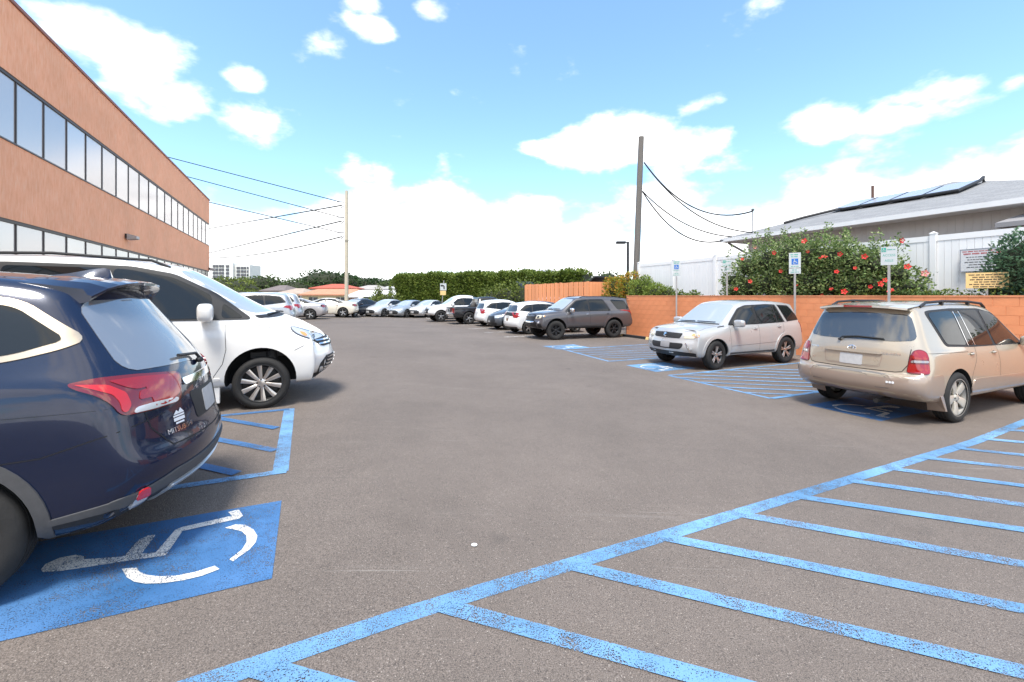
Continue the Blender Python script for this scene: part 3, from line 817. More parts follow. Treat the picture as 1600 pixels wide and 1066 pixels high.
    for sg in (1, -1):
        B.patch('reflector', [(sg*.70,.37),(sg*.78,.37),(sg*.80,.47),(sg*.76,.475)], 'B', CLEAR, root, .014, .02, .04, .012)
        B.patch('reflector_lens', [(sg*.725,.42),(sg*.79,.42),(sg*.80,.475),(sg*.76,.48)], 'B', REDB, root, .018, .01, .04, .008)
    # wiper
    wp = []
    wiper(B, root, [(0,1.10),(.02,1.14),(.30,1.16)], 'B', .011, .03)
    rounded('wiper_pivot', (.06,.09,.05), BLACKP, root, B.hit('B', 0, 1.105)[0] + Vector((-.025,0,0)))
    # sticker and lettering low on the tailgate
    add_text(B, 'MITSUBISHI', 'B', .50, .735, .045, CHROME, root, 'maker_lettering', .006, True)
    st = MB()
    for q in ([(-.06,.02),(-.02,.055),(0,.035),(.03,.065),(.07,.02)], [(-.065,.0),(.065,.0),(.065,.014),(-.065,.014)], [(-.065,-.035),(.065,-.035),(.065,-.008),(-.065,-.008)], [(-.05,-.06),(.05,-.06),(.05,-.045),(-.05,-.045)]):
        vs = []
        for a, b in q: l, n = B.hit('B', .50-a*.75, .81+b*.75); vs.append(l+n*.004)
        st.add(vs, [tuple(range(len(vs)))])
    st.build('sticker', WHITEP, root)
    handle(B, -.20, .93, root, pt); handle(B, -1.05, .96, root, pt); mirror_pair(B, .85, 1.08, .86, root, pt)
    B.patch('headlamp', [(1.75,.80),(2.15,.74),(2.18,.84),(1.80,.90)], 'L', CLEAR, root, .008, .02, .05, .03, True)
    B.patch('grille', [(-.5,.45),(.5,.45),(.6,.76),(-.6,.76)], 'F', BLACKP, root, .005, .02, .08, .03)
    return B
B_navy = navy_suv()

# ------------------------------------------------------------------ white minivan behind it
def white_van():
    pt = paint('paint_pearl_white', (.76, .74, .70), 0, .3)
    sp = lifted(dict(paint=pt, half=.99, zs=.22, rset=.16, fset=.34, crown=.05,
      st=[(-2.2,-2.1,.97,1.92,.66,1.17,.86), (-1.4,-1.4,.99,1.97,.69,1.16,.90), (-.5,-.5,.99,1.98,.70,1.14,.91), (.1,.05,.99,1.945,.70,1.12,.91),
          (.60,.45,.99,1.86,.685,1.105,.91,.045,.06), (1.32,1.32,.99,1.24,.80,1.075,.905,.05,.16), (1.90,1.88,.98,1.06,.76,.97,.86,.05,.10), (2.25,2.2,.93,.93,.68,.86,.79,.04)],
      rear=[(-2.45,.80,.25),(-2.56,.88,.33),(-2.61,.90,.47),(-2.60,.90,.60),(-2.57,.89,.72),(-2.54,.87,.95),(-2.50,.82,1.18),(-2.30,.66,1.90)],
      front=[(2.30,.68,.24),(2.40,.80,.30),(2.49,.84,.42),(2.50,.84,.54),(2.47,.82,.64),(2.44,.79,.72),(2.39,.74,.80),(2.31,.62,.86)],
      crease=[('L',6,0,8,.3),('L',7,0,6,.3),('E','rear',7,.5),('S',5,.25),('S',6,.35)]), .10)
    B = Body(sp)
    root = car_root('parked_minivan', -5.27, 6.41, 65.8, 'pearl white minivan with ten-spoke wheels parked nose to the lane behind the navy car', 'cars parked in the lot', 'minivan', body=B, z=.245)
    link('body', B.cut([(1.515,.42,.44,.42), (-1.515,.42,.42,.36)]), None, root)
    wheels(root, 1.515, -1.515, .855, .358, wheel_meshes('w18b', .358, .262, .235, 10, 'thin', MACHINED, RIMDARK))
    side_glass(B, root, [(1.40,1.250),(.95,1.609),(.47,1.873),(0,1.969),(-1.2,1.991),(-2.15,1.946),(-2.25,1.340),(-1.2,1.272),(.2,1.250)],
       [[(1.29,1.272),(1.10,1.430),(1.03,1.475),(1.03,1.272)], [(.93,1.272),(.90,1.576),(.70,1.699),(.45,1.823),(0,1.918),(-.16,1.929),(-.16,1.272)], [(-.26,1.272),(-.26,1.935),(-1.2,1.946),(-1.22,1.295)], [(-1.30,1.306),(-1.28,1.946),(-2.08,1.901),(-2.16,1.374)]], off=.010)
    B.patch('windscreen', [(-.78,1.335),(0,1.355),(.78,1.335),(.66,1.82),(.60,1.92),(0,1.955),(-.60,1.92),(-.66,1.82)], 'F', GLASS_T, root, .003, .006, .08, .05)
    B.patch('rear_window', [(-.66,1.34),(.66,1.34),(.58,1.82),(-.58,1.82)], 'B', GLASS, root, .004, .008, .08, .05)
    for sg in (1, -1): B.patch('tail_lamp', [(sg*.66,.95),(sg*.84,.95),(sg*.80,1.22),(sg*.70,1.22)], 'B', RED, root, .01, .02, .06, .03)
    plate(B, 'B', 0, .95, root)
    # nose
    k = lambda pts: [(340+x*.16885, 480+y*.16885) for x, y in pts]
    B.patch('headlamp_edge', k([(662,186),(700,176),(835,214),(975,248),(990,335),(900,312),(785,278),(712,246)]), 'cam', LAMPDARK, root, .004, .02, 5, 3, True)
    B.patch('headlamp', k([(672,188),(700,183),(830,222),(960,255),(975,322),(900,302),(790,268),(720,238)]), 'cam', CLEAR, root, .008, .02, 5, 3, True)
    B.patch('turn_signal', k([(755,225),(800,235),(830,262),(812,272),(780,256)]), 'cam', AMBER, root, .012, .008, 4, 1, True)
    B.patch('headlamp_bezel', k([(840,240),(880,245),(900,280),(870,276)]), 'cam', LAMPDARK, root, .012, .008, 4, 1, True)
    B.patch('grille', [(-.52,.80),(0,.80),(.52,.80),(.60,.90),(.3,.93),(-.3,.93),(-.60,.90)], 'F', BLACKP, root, .012, .02, .05, .03)
    for z in (.835, .885): B.patch('grille_bar', [(-.56,z-.010),(.56,z-.010),(.56,z+.010),(-.56,z+.010)], 'F', CHROME, root, .022, .012, .06, 0)
    B.patch('lower_grille', [(-.50,.44),(.50,.44),(.56,.66),(-.56,.66)], 'F', BLACKP, root, .006, .02, .06, .04)
    for z in (.48,.53,.58,.63): B.patch('grille_slat', [(-.50,z-.010),(.50,z-.010),(.51,z+.010),(-.51,z+.010)], 'F', CHROME, root, .016, .012, .07, 0)
    B.patch('fog_lamp_bezel', k([(905,660),(925,585),(950,520),(1012,435),(990,485),(972,600),(925,625)]), 'cam', BLACKP, root, .006, .02, 4, 1, True)
    B.patch('fog_lamp', k([(930,600),(945,548),(974,542),(966,598)]), 'cam', CLEAR, root, .011, .01, 3, 1, True)
    plate(B, 'F', 0, .58, root)
    B.patch('chin_spoiler', [(-.7,.33),(.7,.33),(.75,.40),(-.75,.40)], 'F', BLACKP, root, .006, .02, .08, .01)
    wiper(B, root, [(.10,1.30),(.60,1.295)], 'F', .012, .03); wiper(B, root, [(-.65,1.29),(-.05,1.31)], 'F', .012, .03)
    B.patch('cowl', [(-.80,1.26),(0,1.29),(.80,1.26),(.78,1.305),(0,1.325),(-.78,1.305)], 'F', BLACKP, root, .004, .01, .06, .01)
    B.seam([[(1.08,1.19),(1.10,.85),(1.06,.66),(.96,.50),(.90,.33)], [(-.15,1.18),(-.15,.35)], [(-1.25,1.2),(-1.22,.8),(-1.05,.45)], [(-.12,1.10),(-2.2,1.12)], [(1.45,1.17),(1.9,1.06),(2.2,.985)], [(1.93,.80),(2.05,.86)]], 'L', root, .007, mirror=True)
    B.patch('rocker_skirt', [(-1.02,.31),(1.03,.31),(1.03,.47),(-1.02,.47)], 'L', pt, root, .014, .02, .08, .01, True)
    s = MB()
    for sg in (1, -1): s.box((-1.0, sg*.90-.04, .13), (1.02, sg*.90+.04, .34))
    s.build('side_skirt', pt, root)
    handle(B, .02, 1.10, root, pt); handle(B, -.35, 1.10, root, pt); mirror_pair(B, .88, 1.36, .90, root, pt, (.17,.30,.22))
    rail(B, root, [(-2.0,.58),(-1.85,.60),(-.8,.63),(.2,.62),(.4,.60)], BLACKP, .045, .018)
    # inner arch hardware seen above the raised wheel
    MB().tube([(1.62,-.62,.40),(1.62,-.64,.80)], .045, 10).tube([(1.62,-.63,.52),(1.62,-.63,.78)], .075, 12).bar((1.35,-.62,.72),(1.9,-.62,.74),.05,.08).build('strut', GREYP, root, angle=40)
    return B
B_van = white_van()

# ------------------------------------------------------------------ silver compact crossover
def silver_suv():
    pt = paint('paint_silver', (.47, .465, .455), .3, .3)
    sp = dict(paint=pt, half=.905, zs=.30, rset=.13, fset=.26, crown=.045,
      st=[(-1.95,-1.85,.885,1.60,.605,1.10,.82), (-1.4,-1.4,.905,1.655,.63,1.085,.845), (-.7,-.7,.905,1.675,.64,1.065,.85), (-.1,-.1,.905,1.665,.64,1.05,.85),
          (.35,.27,.905,1.61,.63,1.04,.85,.045,.05), (.98,1.02,.905,1.08,.755,1.03,.845,.03,.10), (1.5,1.5,.90,1.04,.75,.985,.825,.035,.06), (1.93,1.90,.875,.985,.70,.93,.79,.03,.04)],
      rear=[(-2.15,.76,.36),(-2.26,.82,.42),(-2.30,.84,.52),(-2.29,.84,.62),(-2.26,.83,.72),(-2.24,.82,.95),(-2.20,.78,1.10),(-2.03,.62,1.58)],
      front=[(2.06,.74,.31),(2.15,.81,.38),(2.20,.83,.50),(2.19,.83,.62),(2.15,.81,.72),(2.13,.79,.82),(2.10,.75,.90),(2.02,.67,.955)],
      crease=[('L',6,0,9,.3),('L',7,0,6,.3),('E','rear',7,.5),('E','front',7,.3),('S',5,.3),('S',6,.45),('L',7,6,9,.3)])
    B = Body(sp)
    root = car_root('parked_car', 5.87, 12.23, 245.2, 'silver compact crossover with hazy yellowed headlamps backed in against the orange wall', 'cars parked in the lot', body=B, z=0)
    link('body', B.cut([(1.32,.37,.41,.36), (-1.32,.37,.41,.34)]), None, root)
    wheels(root, 1.32, -1.32, .79, .362, wheel_meshes('w17', .362, .228, .225, 5, 'vee', SILVER, RIMDARK), R(6))
    flare(B, root, 1.32, .37, .40, .47, pt, .016); flare(B, root, -1.32, .37, .40, .47, pt, .016)
    side_glass(B, root, [(.86,1.075),(.32,1.50),(.05,1.575),(-.8,1.60),(-1.75,1.555),(-2.06,1.16),(-1.2,1.105),(-.2,1.08)],
       [[(.74,1.09),(.30,1.465),(.05,1.545),(-.20,1.56),(-.21,1.10)], [(-.28,1.10),(-.28,1.56),(-.86,1.565),(-1.02,1.54),(-1.00,1.12)], [(-1.045,1.125),(-1.06,1.535),(-1.10,1.55),(-1.27,1.13)]])
    for o in B.patch('pillar', [(-1.16,1.585),(-1.23,1.59),(-1.42,1.12),(-1.33,1.11)], 'L', pt, root, .009, .01, .06, .005, True): pass
    B.patch('quarter_window', [(-1.28,1.55),(-1.72,1.52),(-1.98,1.18),(-1.46,1.14)], 'L', GLASS, root, .008, .006, .06, .03, True)
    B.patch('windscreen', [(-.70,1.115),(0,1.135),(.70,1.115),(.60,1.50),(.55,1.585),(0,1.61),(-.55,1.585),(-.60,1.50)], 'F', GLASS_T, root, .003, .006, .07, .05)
    B.patch('windscreen_edge', [(-.73,1.095),(0,1.115),(.73,1.095),(.70,1.115),(0,1.135),(-.70,1.115)], 'F', BLACKP, root, .004, .006, .07, 0)
    B.patch('rear_window', [(-.60,1.15),(.60,1.15),(.52,1.53),(-.52,1.53)], 'B', GLASS, root, .004, .008, .08, .05)
    for sg in (1, -1):
        B.patch('tail_lamp', [(sg*.66,.80),(sg*.83,.80),(sg*.80,1.12),(sg*.72,1.12)], 'B', RED, root, .01, .02, .05, .02)
    B.patch('tail_lamp_side', [(-2.22,.82),(-2.06,.90),(-2.04,1.10),(-2.20,1.12)], 'L', RED, root, .010, .02, .05, .02, True)
    # nose: grille between hazed lamps, bumper with lower opening, fog lamps
    B.patch('grille', [(-.42,.765),(.42,.765),(.47,.89),(0,.905),(-.47,.89)], 'F', BLACKP, root, .006, .02, .05, .02)
    for q in range(6): z = .782+q*.020; B.patch('grille_bar', [(-.43,z-.004),(.43,z-.004),(.43,z+.004),(-.43,z+.004)], 'F', GREYP, root, .014, .010, .1, 0)
    em = MB()
    for q in ([(-.065,.03),(.01,.075),(.065,.045),(.03,.025),(.005,.042),(-.02,.028)], [(-.03,.030),(.0,.045),(.065,-.005),(.03,-.026)], [(.065,-.03),(-.01,-.075),(-.065,-.045),(-.03,-.025),(-.005,-.042),(.02,-.028)]):
        vs = []
        for a, b in q: l, n = B.hit('F', -a*.9, .835+b*.75); vs.append(l+n*.024)
        em.add(vs, [tuple(range(len(vs)))])
    em.build('emblem', CHROME, root)
    B.patch('lower_grille', [(-.48,.50),(.48,.50),(.55,.65),(-.55,.65)], 'F', BLACKP, root, .004, .02, .05, .04)
    plate(B, 'F', .03, .60, root, .30, .15, noisy('plate_grey', (.30,.29,.29), .1, 9, .45))
    for sg in (1, -1):
        B.patch('headlamp', [(sg*.50,.765),(sg*.76,.775),(sg*.80,.90),(sg*.56,.905)], 'F', YELLAMP, root, .010, .02, .04, .025)
        B.patch('headlamp_divider', [(sg*.50,.825),(sg*.79,.832),(sg*.79,.838),(sg*.50,.831)], 'F', CLEAR, root, .014, .006, .04, 0)
        B.patch('fog_lamp', [(sg*.66,.50),(sg*.73,.50),(sg*.75,.58),(sg*.67,.585)], 'F', CLEAR, root, .012, .01, .03, .03)
    B.patch('turn_signal', [(1.86,.82),(1.93,.81),(1.92,.88),(1.84,.895)], 'L', AMBER, root, .010, .02, .04, .02, True)
    B.patch('bumper_lower', [(-.78,.33),(.78,.33),(.80,.42),(.4,.44),(-.4,.44),(-.80,.42)], 'F', BLACKP, root, .005, .02, .06, .01)
    for sg in (1, -1): B.seam([[(sg*.58,.66),(sg*.62,.60),(sg*.70,.44)]], 'F', root, .03, .014, name='bumper_crease', mat_=CHROME)
    wiper(B, root, [(.08,1.14),(.58,1.135)], 'F', .010, .025); wiper(B, root, [(-.55,1.125),(.0,1.145)], 'F', .010, .025)
    B.seam([[(.82,1.06),(.84,.8),(.80,.45)], [(-.24,1.06),(-.24,.42)], [(-1.25,1.10),(-1.22,.88),(-.98,.60),(-.95,.42)], [(.80,.56),(-.90,.60)], [(1.06,1.075),(1.55,1.02),(1.95,.93)]], 'L', root, .006, mirror=True)
    B.patch('fender_vent', [(.98,1.075),(1.20,1.045),(1.20,1.03),(.98,1.055)], 'L', BLACKP, root, .006, .01, .04, 0, True)
    handle(B, -.10, .975, root, pt); handle(B, -1.05, 1.0, root, pt); mirror_pair(B, .66, 1.13, .87, root, pt, (.14,.26,.17))
    B.patch('mud_strip', [(-.90,.36),(.90,.36),(.90,.40),(-.90,.40)], 'L', GREYP, root, .008, .02, .08, .01, True)
    return B
B_silver = silver_suv()

# ------------------------------------------------------------------ champagne crossover, near right
def gold_suv():
    pt = paint('paint_champagne', (.44, .37, .28), .35, .3)
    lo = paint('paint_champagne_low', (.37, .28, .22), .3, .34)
    sp = dict(paint=pt, half=.91, zs=.30, rset=.16, fset=.24, crown=.045,
      st=[(-2.02,-1.80,.90,1.675,.62,1.09,.82), (-1.4,-1.4,.91,1.70,.635,1.07,.845), (-.7,-.7,.91,1.71,.64,1.045,.85), (0,0,.91,1.69,.64,1.025,.85),
          (.5,.42,.91,1.62,.63,1.01,.85,.045,.05), (1.2,1.25,.91,1.04,.74,1.0,.83,.03,.1), (1.7,1.7,.90,.98,.70,.93,.80), (2.05,2.02,.86,.90,.64,.86,.76)],
      rear=[(-2.27,.80,.37),(-2.39,.86,.43),(-2.43,.88,.55),(-2.41,.88,.69),(-2.315,.86,.725),(-2.29,.84,.92),(-2.25,.80,1.09),(-1.99,.62,1.645)],
      front=[(2.12,.68,.26),(2.22,.77,.33),(2.28,.80,.46),(2.28,.80,.56),(2.25,.78,.66),(2.23,.76,.75),(2.19,.71,.82),(2.10,.61,.87)],
      crease=[('L',6,0,9,.3),('L',7,0,6,.3),('E','rear',7,.6),('E','rear',3,.7),('E','rear',4,.7),('E','rear',6,.2),('S',5,.3),('S',6,.4)])
    B = Body(sp)
    root = car_root('parked_car', 7.30, 7.73, 65.8, 'champagne gold crossover with roof rails, tail to the lane, at right edge of picture', 'cars parked in the lot', body=B, z=0)
    link('body', B.cut([(1.3575,.37,.41,.34), (-1.3575,.37,.41,.34)]), None, root)
    wheels(root, 1.3575, -1.3575, .80, .362, wheel_meshes('w17g', .362, .262, .225, 5, 'wide', mat('wheel_champagne', (.62,.58,.50), .38, .5), mat('wheel_champagne_in', (.30,.28,.25), .5, .5)))
    side_glass(B, root, [(1.02,1.035),(.42,1.54),(-.1,1.625),(-1.0,1.635),(-1.62,1.61),(-1.73,1.585),(-1.56,1.095),(-.8,1.06)],
       [[(.88,1.055),(.40,1.49),(.20,1.565),(-.12,1.595),(-.05,1.06)], [(-.13,1.065),(-.20,1.60),(-.78,1.605),(-.70,1.08)], [(-.745,1.085),(-.82,1.605),(-.92,1.605),(-.90,1.09)], [(-.97,1.095),(-1.0,1.60),(-1.58,1.58),(-1.665,1.55),(-1.51,1.125)]])
    for a in ((-.80), (-.955)):
        B.patch('window_bar', [(a-.010,1.59),(a+.010,1.59),(a+.085 if a > -.9 else a+.03,1.085),(a+.063 if a > -.9 else a+.008,1.085)], 'L', CHROME, root, .010, .008, .06, 0, True)
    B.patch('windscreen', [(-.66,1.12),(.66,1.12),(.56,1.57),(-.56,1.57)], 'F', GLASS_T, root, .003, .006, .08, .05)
    B.patch('rear_window', [(-.72,1.19),(-.5,1.165),(.5,1.165),(.72,1.19),(.67,1.36),(.595,1.55),(0,1.575),(-.595,1.55),(-.67,1.36)], 'B', GLASS_R, root, .005, .008, .06, .04)
    # spoiler lip
    s = MB(); W = [(-.60,.06),(-.4,.0),(0,-.015),(.4,0),(.60,.06)]
    for (y0, d0), (y1, d1) in zip(W[:-1], W[1:]):
        q = []
        for y_, d_ in ((y0, d0), (y1, d1)):
            zz = 1.722-abs(y_)**2*.12; q += [(-1.72, y_, zz), (-2.10+d_, y_, zz-.035), (-2.11+d_, y_, zz-.062), (-1.96, y_, zz-.085)]
        s.add(q, [(0,1,5,4),(1,2,6,5),(2,3,7,6),(3,0,4,7)])
    sp_ = s.build('spoiler', pt, root, angle=30)
    MB().box((-2.132,-.19,1.652),(-2.105,.19,1.680)).build('brake_lamp', RED, sp_)
    # lamps
    def wrap(nm, za, zb_, m, off, y0=.60, x1=-2.08):
        for sg in (1, -1):
            B.patch(nm, [(sg*(y0+.0),za),(sg*.80,za),(sg*.80,zb_),(sg*(y0+.05*(zb_-.7)),zb_)], 'B', m, root, off, .02, .05, .01)
    for sg, a0 in ((1, 38), (-1, -38)):
        vw = ('A', a0)
        c = [(-1,0)]
        l0, _ = B.hit('B', sg*.66, .8); t = R(a0); rt = Vector((math.sin(t), math.cos(t), 0))
        s0 = l0.dot(rt); l1, _ = B.hit('L' if sg > 0 else 'R', -2.09, .8); s1 = l1.dot(rt)
        P = lambda f, z: (s0+(s1-s0)*f, z)
        B.patch('tail_lamp', [P(-.02,.735),P(1,.735),P(1.0,.99),P(.86,1.065),P(.45,1.075),P(.22,1.0)], vw, REDD, root, .012, .03, .04, .03)
        B.patch('lamp_upper', [P(.27,.935),P(.96,.935),P(.96,.985),P(.83,1.05),P(.46,1.06),P(.32,1.0)], vw, RED, root, .016, .008, .04, .02)
        B.patch('reverse_lamp', [P(.19,.885),P(.97,.895),P(.97,.925),P(.25,.920)], vw, mat('lamp_smoked', (.34,.30,.29), .12, .3, coat=1), root, .016, .008, .03, .01)
        B.patch('lamp_reflector', [P(.30,.905),P(.36,.93),P(.42,.905),P(.36,.88)], vw, CHROME, root, .020, .006, .02, .01)
        B.patch('lamp_lower', [P(.03,.75),P(.97,.75),P(.97,.87),P(.14,.865)], vw, RED, root, .016, .008, .04, .01)
    # tailgate: garnish, plate recess, lettering, joints, bumper top
    B.patch('garnish', [(-.38,.965),(.38,.965),(.40,.985),(.34,1.01),(-.34,1.01),(-.40,.985)], 'B', pt, root, .026, .03, .05, .015)
    B.patch('plate_recess', [(-.36,.80),(.36,.80),(.39,.945),(-.39,.945)], 'B', pt, root, .003, .006, .06, .03)
    B.seam([[(-.39,.95),(-.37,.80),(-.33,.785),(.33,.785),(.37,.80),(.39,.95)]], 'B', root, .012, .003, name='recess_edge', mat_=lo)
    plate(B, 'B', 0, .865, root, .31, .155)
    ring = MB()
    for rx, rz, oz in ((.055,.037,0),(.022,.034,0),(.035,.014,.018)):
        P = []
        for q in range(17): l, n = B.hit('B', rx*math.cos(q*math.pi/8), 1.03+oz+rz*math.sin(q*math.pi/8)); P.append(l+n*.010)
        ring.tube(P, .005, 5, False)
    ring.build('emblem', CHROME, root)
    add_text(B, 'HIGHLANDER', 'B', -.47, .985, .036, CHROME, root, 'model_lettering', .006, True, 1.1)
    add_text(B, 'TOYOTA', 'B', .58, 1.0, .032, CHROME, root, 'maker_lettering', .006, True, 1.1)
    add_text(B, 'V6', 'B', .58, .83, .045, CHROME, root, 'engine_lettering', .006, True)
    for q in range(3): B.patch('bumper_sticker', [(-.495-q*.032,.585),(-.52-q*.032,.585),(-.52-q*.032,.615),(-.495-q*.032,.615)], 'B', WHITEP, root, .012, .004, .03, .004)
    B.seam([[(-.685,1.07),(-.675,.85),(-.62,.755),(-.55,.738),(.55,.738),(.62,.755),(.675,.85),(.685,1.07)]], 'B', root, .010)
    B.patch('bumper_step', [(-2.40,-.58),(-2.325,-.58),(-2.325,.58),(-2.40,.58)], 'T', mat('step_grey', (.16,.15,.14), .6), root, .004, .008, .06, .02)
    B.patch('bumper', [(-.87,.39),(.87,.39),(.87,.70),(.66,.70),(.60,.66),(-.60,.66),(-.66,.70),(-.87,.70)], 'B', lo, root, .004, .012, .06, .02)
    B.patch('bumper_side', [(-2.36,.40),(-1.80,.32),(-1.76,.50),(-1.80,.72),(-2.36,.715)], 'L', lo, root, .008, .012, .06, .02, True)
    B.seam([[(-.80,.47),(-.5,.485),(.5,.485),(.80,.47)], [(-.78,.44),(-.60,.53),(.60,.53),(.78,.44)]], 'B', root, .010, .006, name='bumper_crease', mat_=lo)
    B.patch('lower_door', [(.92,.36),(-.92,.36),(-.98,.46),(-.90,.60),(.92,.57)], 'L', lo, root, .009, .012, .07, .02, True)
    for sg in (1, -1): MB().add([(-1.70,sg*.70,.18),(-1.70,sg*.905,.20),(-1.80,sg*.905,.42),(-1.80,sg*.72,.42),(-1.74,sg*.70,.18),(-1.74,sg*.905,.20),(-1.86,sg*.895,.42),(-1.84,sg*.72,.42)], [(0,1,2,3),(7,6,5,4),(0,4,5,1),(1,5,6,2),(2,6,7,3),(3,7,4,0)]).build('mud_flap', lo, root)
    MB().tube([(-2.0,-.35,.30),(-2.36,-.36,.30)], .032, 10).build('exhaust_pipe', RIMDARK, root)
    wiper(B, root, [(.18,1.145),(.15,1.18),(-.05,1.20),(-.38,1.185)], 'B', .011, .03)
    rounded('wiper_pivot', (.05,.06,.04), BLACKP, root, B.hit('B', .19, 1.145)[0] + Vector((-.02,0,0)))
    B.seam([[(-.06,1.06),(-.08,.62),(-.02,.38)], [(-.75,1.07),(-.80,.90),(-.95,.70),(-.99,.60),(-.92,.42)], [(.92,1.03),(.95,.7),(.9,.40)], [(-1.0,1.0),(-2.1,1.02)]], 'L', root, .006, mirror=True)
    handle(B, -.22, .955, root, pt); handle(B, -.92, .965, root, pt); mirror_pair(B, .82, 1.09, .86, root, pt)
    rail(B, root, [(-1.72,.60),(-1.55,.60),(-1.1,.60),(-.3,.605),(.15,.60),(.32,.585)], BLACKP, .055, .020, (2, 3))
    B.patch('headlamp', [(1.78,.76),(2.13,.72),(2.15,.82),(1.82,.86)], 'L', CLEAR, root, .008, .02, .05, .03, True)
    B.patch('grille', [(-.45,.62),(.45,.62),(.5,.78),(-.5,.78)], 'F', BLACKP, root, .005, .02, .08, .03)
    return B
B_gold = gold_suv()

# ------------------------------------------------------------------ dark grey off-road wagon
def grey_suv():
    pt = paint('paint_dark_grey', (.105, .10, .105), .45, .34)
    sp = dict(paint=pt, half=.945, zs=.44, rset=.12, fset=.20, crown=.04,
      st=[(-2.22,-2.12,.925,1.705,.645,1.165,.835), (-1.5,-1.5,.945,1.745,.665,1.15,.865), (-.7,-.7,.945,1.77,.67,1.135,.87), (0,0,.945,1.76,.67,1.125,.87),
          (.45,.36,.945,1.70,.66,1.115,.87,.04,.04), (1.05,1.08,.945,1.195,.77,1.105,.865,.03,.08), (1.6,1.6,.935,1.15,.77,1.085,.855,.035,.05), (2.0,1.97,.905,1.085,.73,1.025,.82,.03,.04)],
      rear=[(-2.42,.80,.50),(-2.52,.86,.56),(-2.55,.88,.67),(-2.53,.88,.80),(-2.49,.87,.86),(-2.47,.86,1.02),(-2.43,.82,1.165),(-2.27,.665,1.685)],
      front=[(2.12,.68,.48),(2.22,.79,.53),(2.28,.83,.62),(2.27,.83,.72),(2.22,.83,.82),(2.20,.82,.92),(2.18,.79,1.0),(2.09,.71,1.06)],
      crease=[('L',6,0,9,.35),('L',7,0,6,.35),('E','rear',7,.6),('E','front',7,.4),('S',5,.3),('S',6,.5),('L',7,6,9,.4),('E','front',3,.3)])
    B = Body(sp)
    root = car_root('parked_car', 2.80, 19.5, 249, 'dark grey off-road wagon on black wheels between the white hatchback and orange wall', 'cars parked in the lot', body=B, z=0)
    link('body', B.cut([(1.395,.44,.47,.40), (-1.395,.44,.47,.38)]), None, root)
    wheels(root, 1.395, -1.395, .815, .395, wheel_meshes('w17o', .395, .225, .26, 6, 'single', RIMBLACK, RIMBLACK), R(-8), False)
    flare(B, root, 1.395, .44, .46, .55, pt, .022); flare(B, root, -1.395, .44, .46, .55, pt, .022)
    side_glass(B, root, [(.98,1.15),(.40,1.62),(0,1.665),(-.95,1.68),(-1.28,1.17)],
       [[(.86,1.165),(.38,1.58),(0,1.635),(-.15,1.64),(-.16,1.17)], [(-.24,1.17),(-.24,1.645),(-.92,1.65),(-1.20,1.19)]])
    B.patch('quarter_window', [(-1.30,1.655),(-2.05,1.62),(-2.24,1.25),(-1.62,1.22)], 'L', GLASS, root, .006, .008, .06, .05, True)
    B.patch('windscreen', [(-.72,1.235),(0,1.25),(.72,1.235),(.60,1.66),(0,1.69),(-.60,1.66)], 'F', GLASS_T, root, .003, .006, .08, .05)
    B.patch('rear_window', [(-.66,1.22),(.66,1.22),(.58,1.63),(-.58,1.63)], 'B', GLASS, root, .004, .008, .08, .05)
    B.patch('tail_lamp', [(-2.50,.98),(-2.33,1.0),(-2.27,1.21),(-2.44,1.22)], 'L', RED, root, .012, .02, .05, .02, True)
    for sg in (1, -1): B.patch('tail_lamp_back', [(sg*.70,.98),(sg*.87,.98),(sg*.84,1.22),(sg*.74,1.22)], 'B', RED, root, .012, .02, .05, .02)
    # nose
    B.patch('grille', [(-.40,.80),(.40,.80),(.46,.93),(.42,1.04),(-.42,1.04),(-.46,.93)], 'F', RIMBLACK, root, .012, .03, .05, .03)
    B.patch('grille_bar', [(-.40,.955),(.40,.955),(.40,1.0),(.15,1.02),(.05,.98),(-.05,.98),(-.15,1.02),(-.40,1.0)], 'F', pt, root, .024, .02, .05, .01)
    B.patch('grille_bumper', [(-.56,.52),(.56,.52),(.62,.70),(.45,.80),(-.45,.80),(-.62,.70)], 'F', RIMBLACK, root, .010, .02, .06, .02)
    B.patch('bumper_bright', [(-.44,.70),(.44,.70),(.46,.755),(-.46,.755)], 'F', CHROME, root, .025, .03, .06, .015)
    plate(B, 'F', .0, .70, root, .30, .15)
    for sg in (1, -1):
        B.patch('headlamp', [(sg*.48,.87),(sg*.78,.90),(sg*.81,1.02),(sg*.52,1.02)], 'F', YELLAMP, root, .010, .02, .05, .02)
        B.patch('headlamp_bezel', [(sg*.56,.89),(sg*.68,.905),(sg*.68,.99),(sg*.56,.985)], 'F', LAMPDARK, root, .014, .02, .05, .03)
        B.patch('fog_lamp', [(sg*.66,.69),(sg*.74,.69),(sg*.76,.77),(sg*.67,.765)], 'F', CLEAR, root, .012, .01, .03, .02)
        B.patch('bumper_corner', [(sg*.60,.50),(sg*.84,.52),(sg*.82,.70),(sg*.68,.66)], 'F', BLACKP, root, .008, .02, .06, .02)
    B.patch('turn_signal', [(1.88,.96),(1.96,.95),(1.95,1.01),(1.90,1.02)], 'L', AMBER, root, .012, .02, .04, .015, True)
    B.patch('sill_step', [(-.90,.44),(.90,.44),(.90,.53),(-.90,.53)], 'L', BLACKP, root, .02, .04, .08, .01, True)
    B.patch('door_moulding', [(-.86,.575),(.88,.575),(.88,.62),(-.86,.62)], 'L', pt, root, .014, .02, .08, .01, True)
    B.seam([[(.90,1.14),(.92,.85),(.86,.54)], [(-.20,1.15),(-.20,.54)], [(-1.30,1.17),(-1.25,.98),(-.98,.74),(-.94,.54)], [(1.10,1.14),(1.6,1.10),(2.0,1.05)]], 'L', root, .007, mirror=True)
    wiper(B, root, [(.08,1.255),(.60,1.25)], 'F', .011, .03); wiper(B, root, [(-.58,1.245),(0,1.26)], 'F', .011, .03)
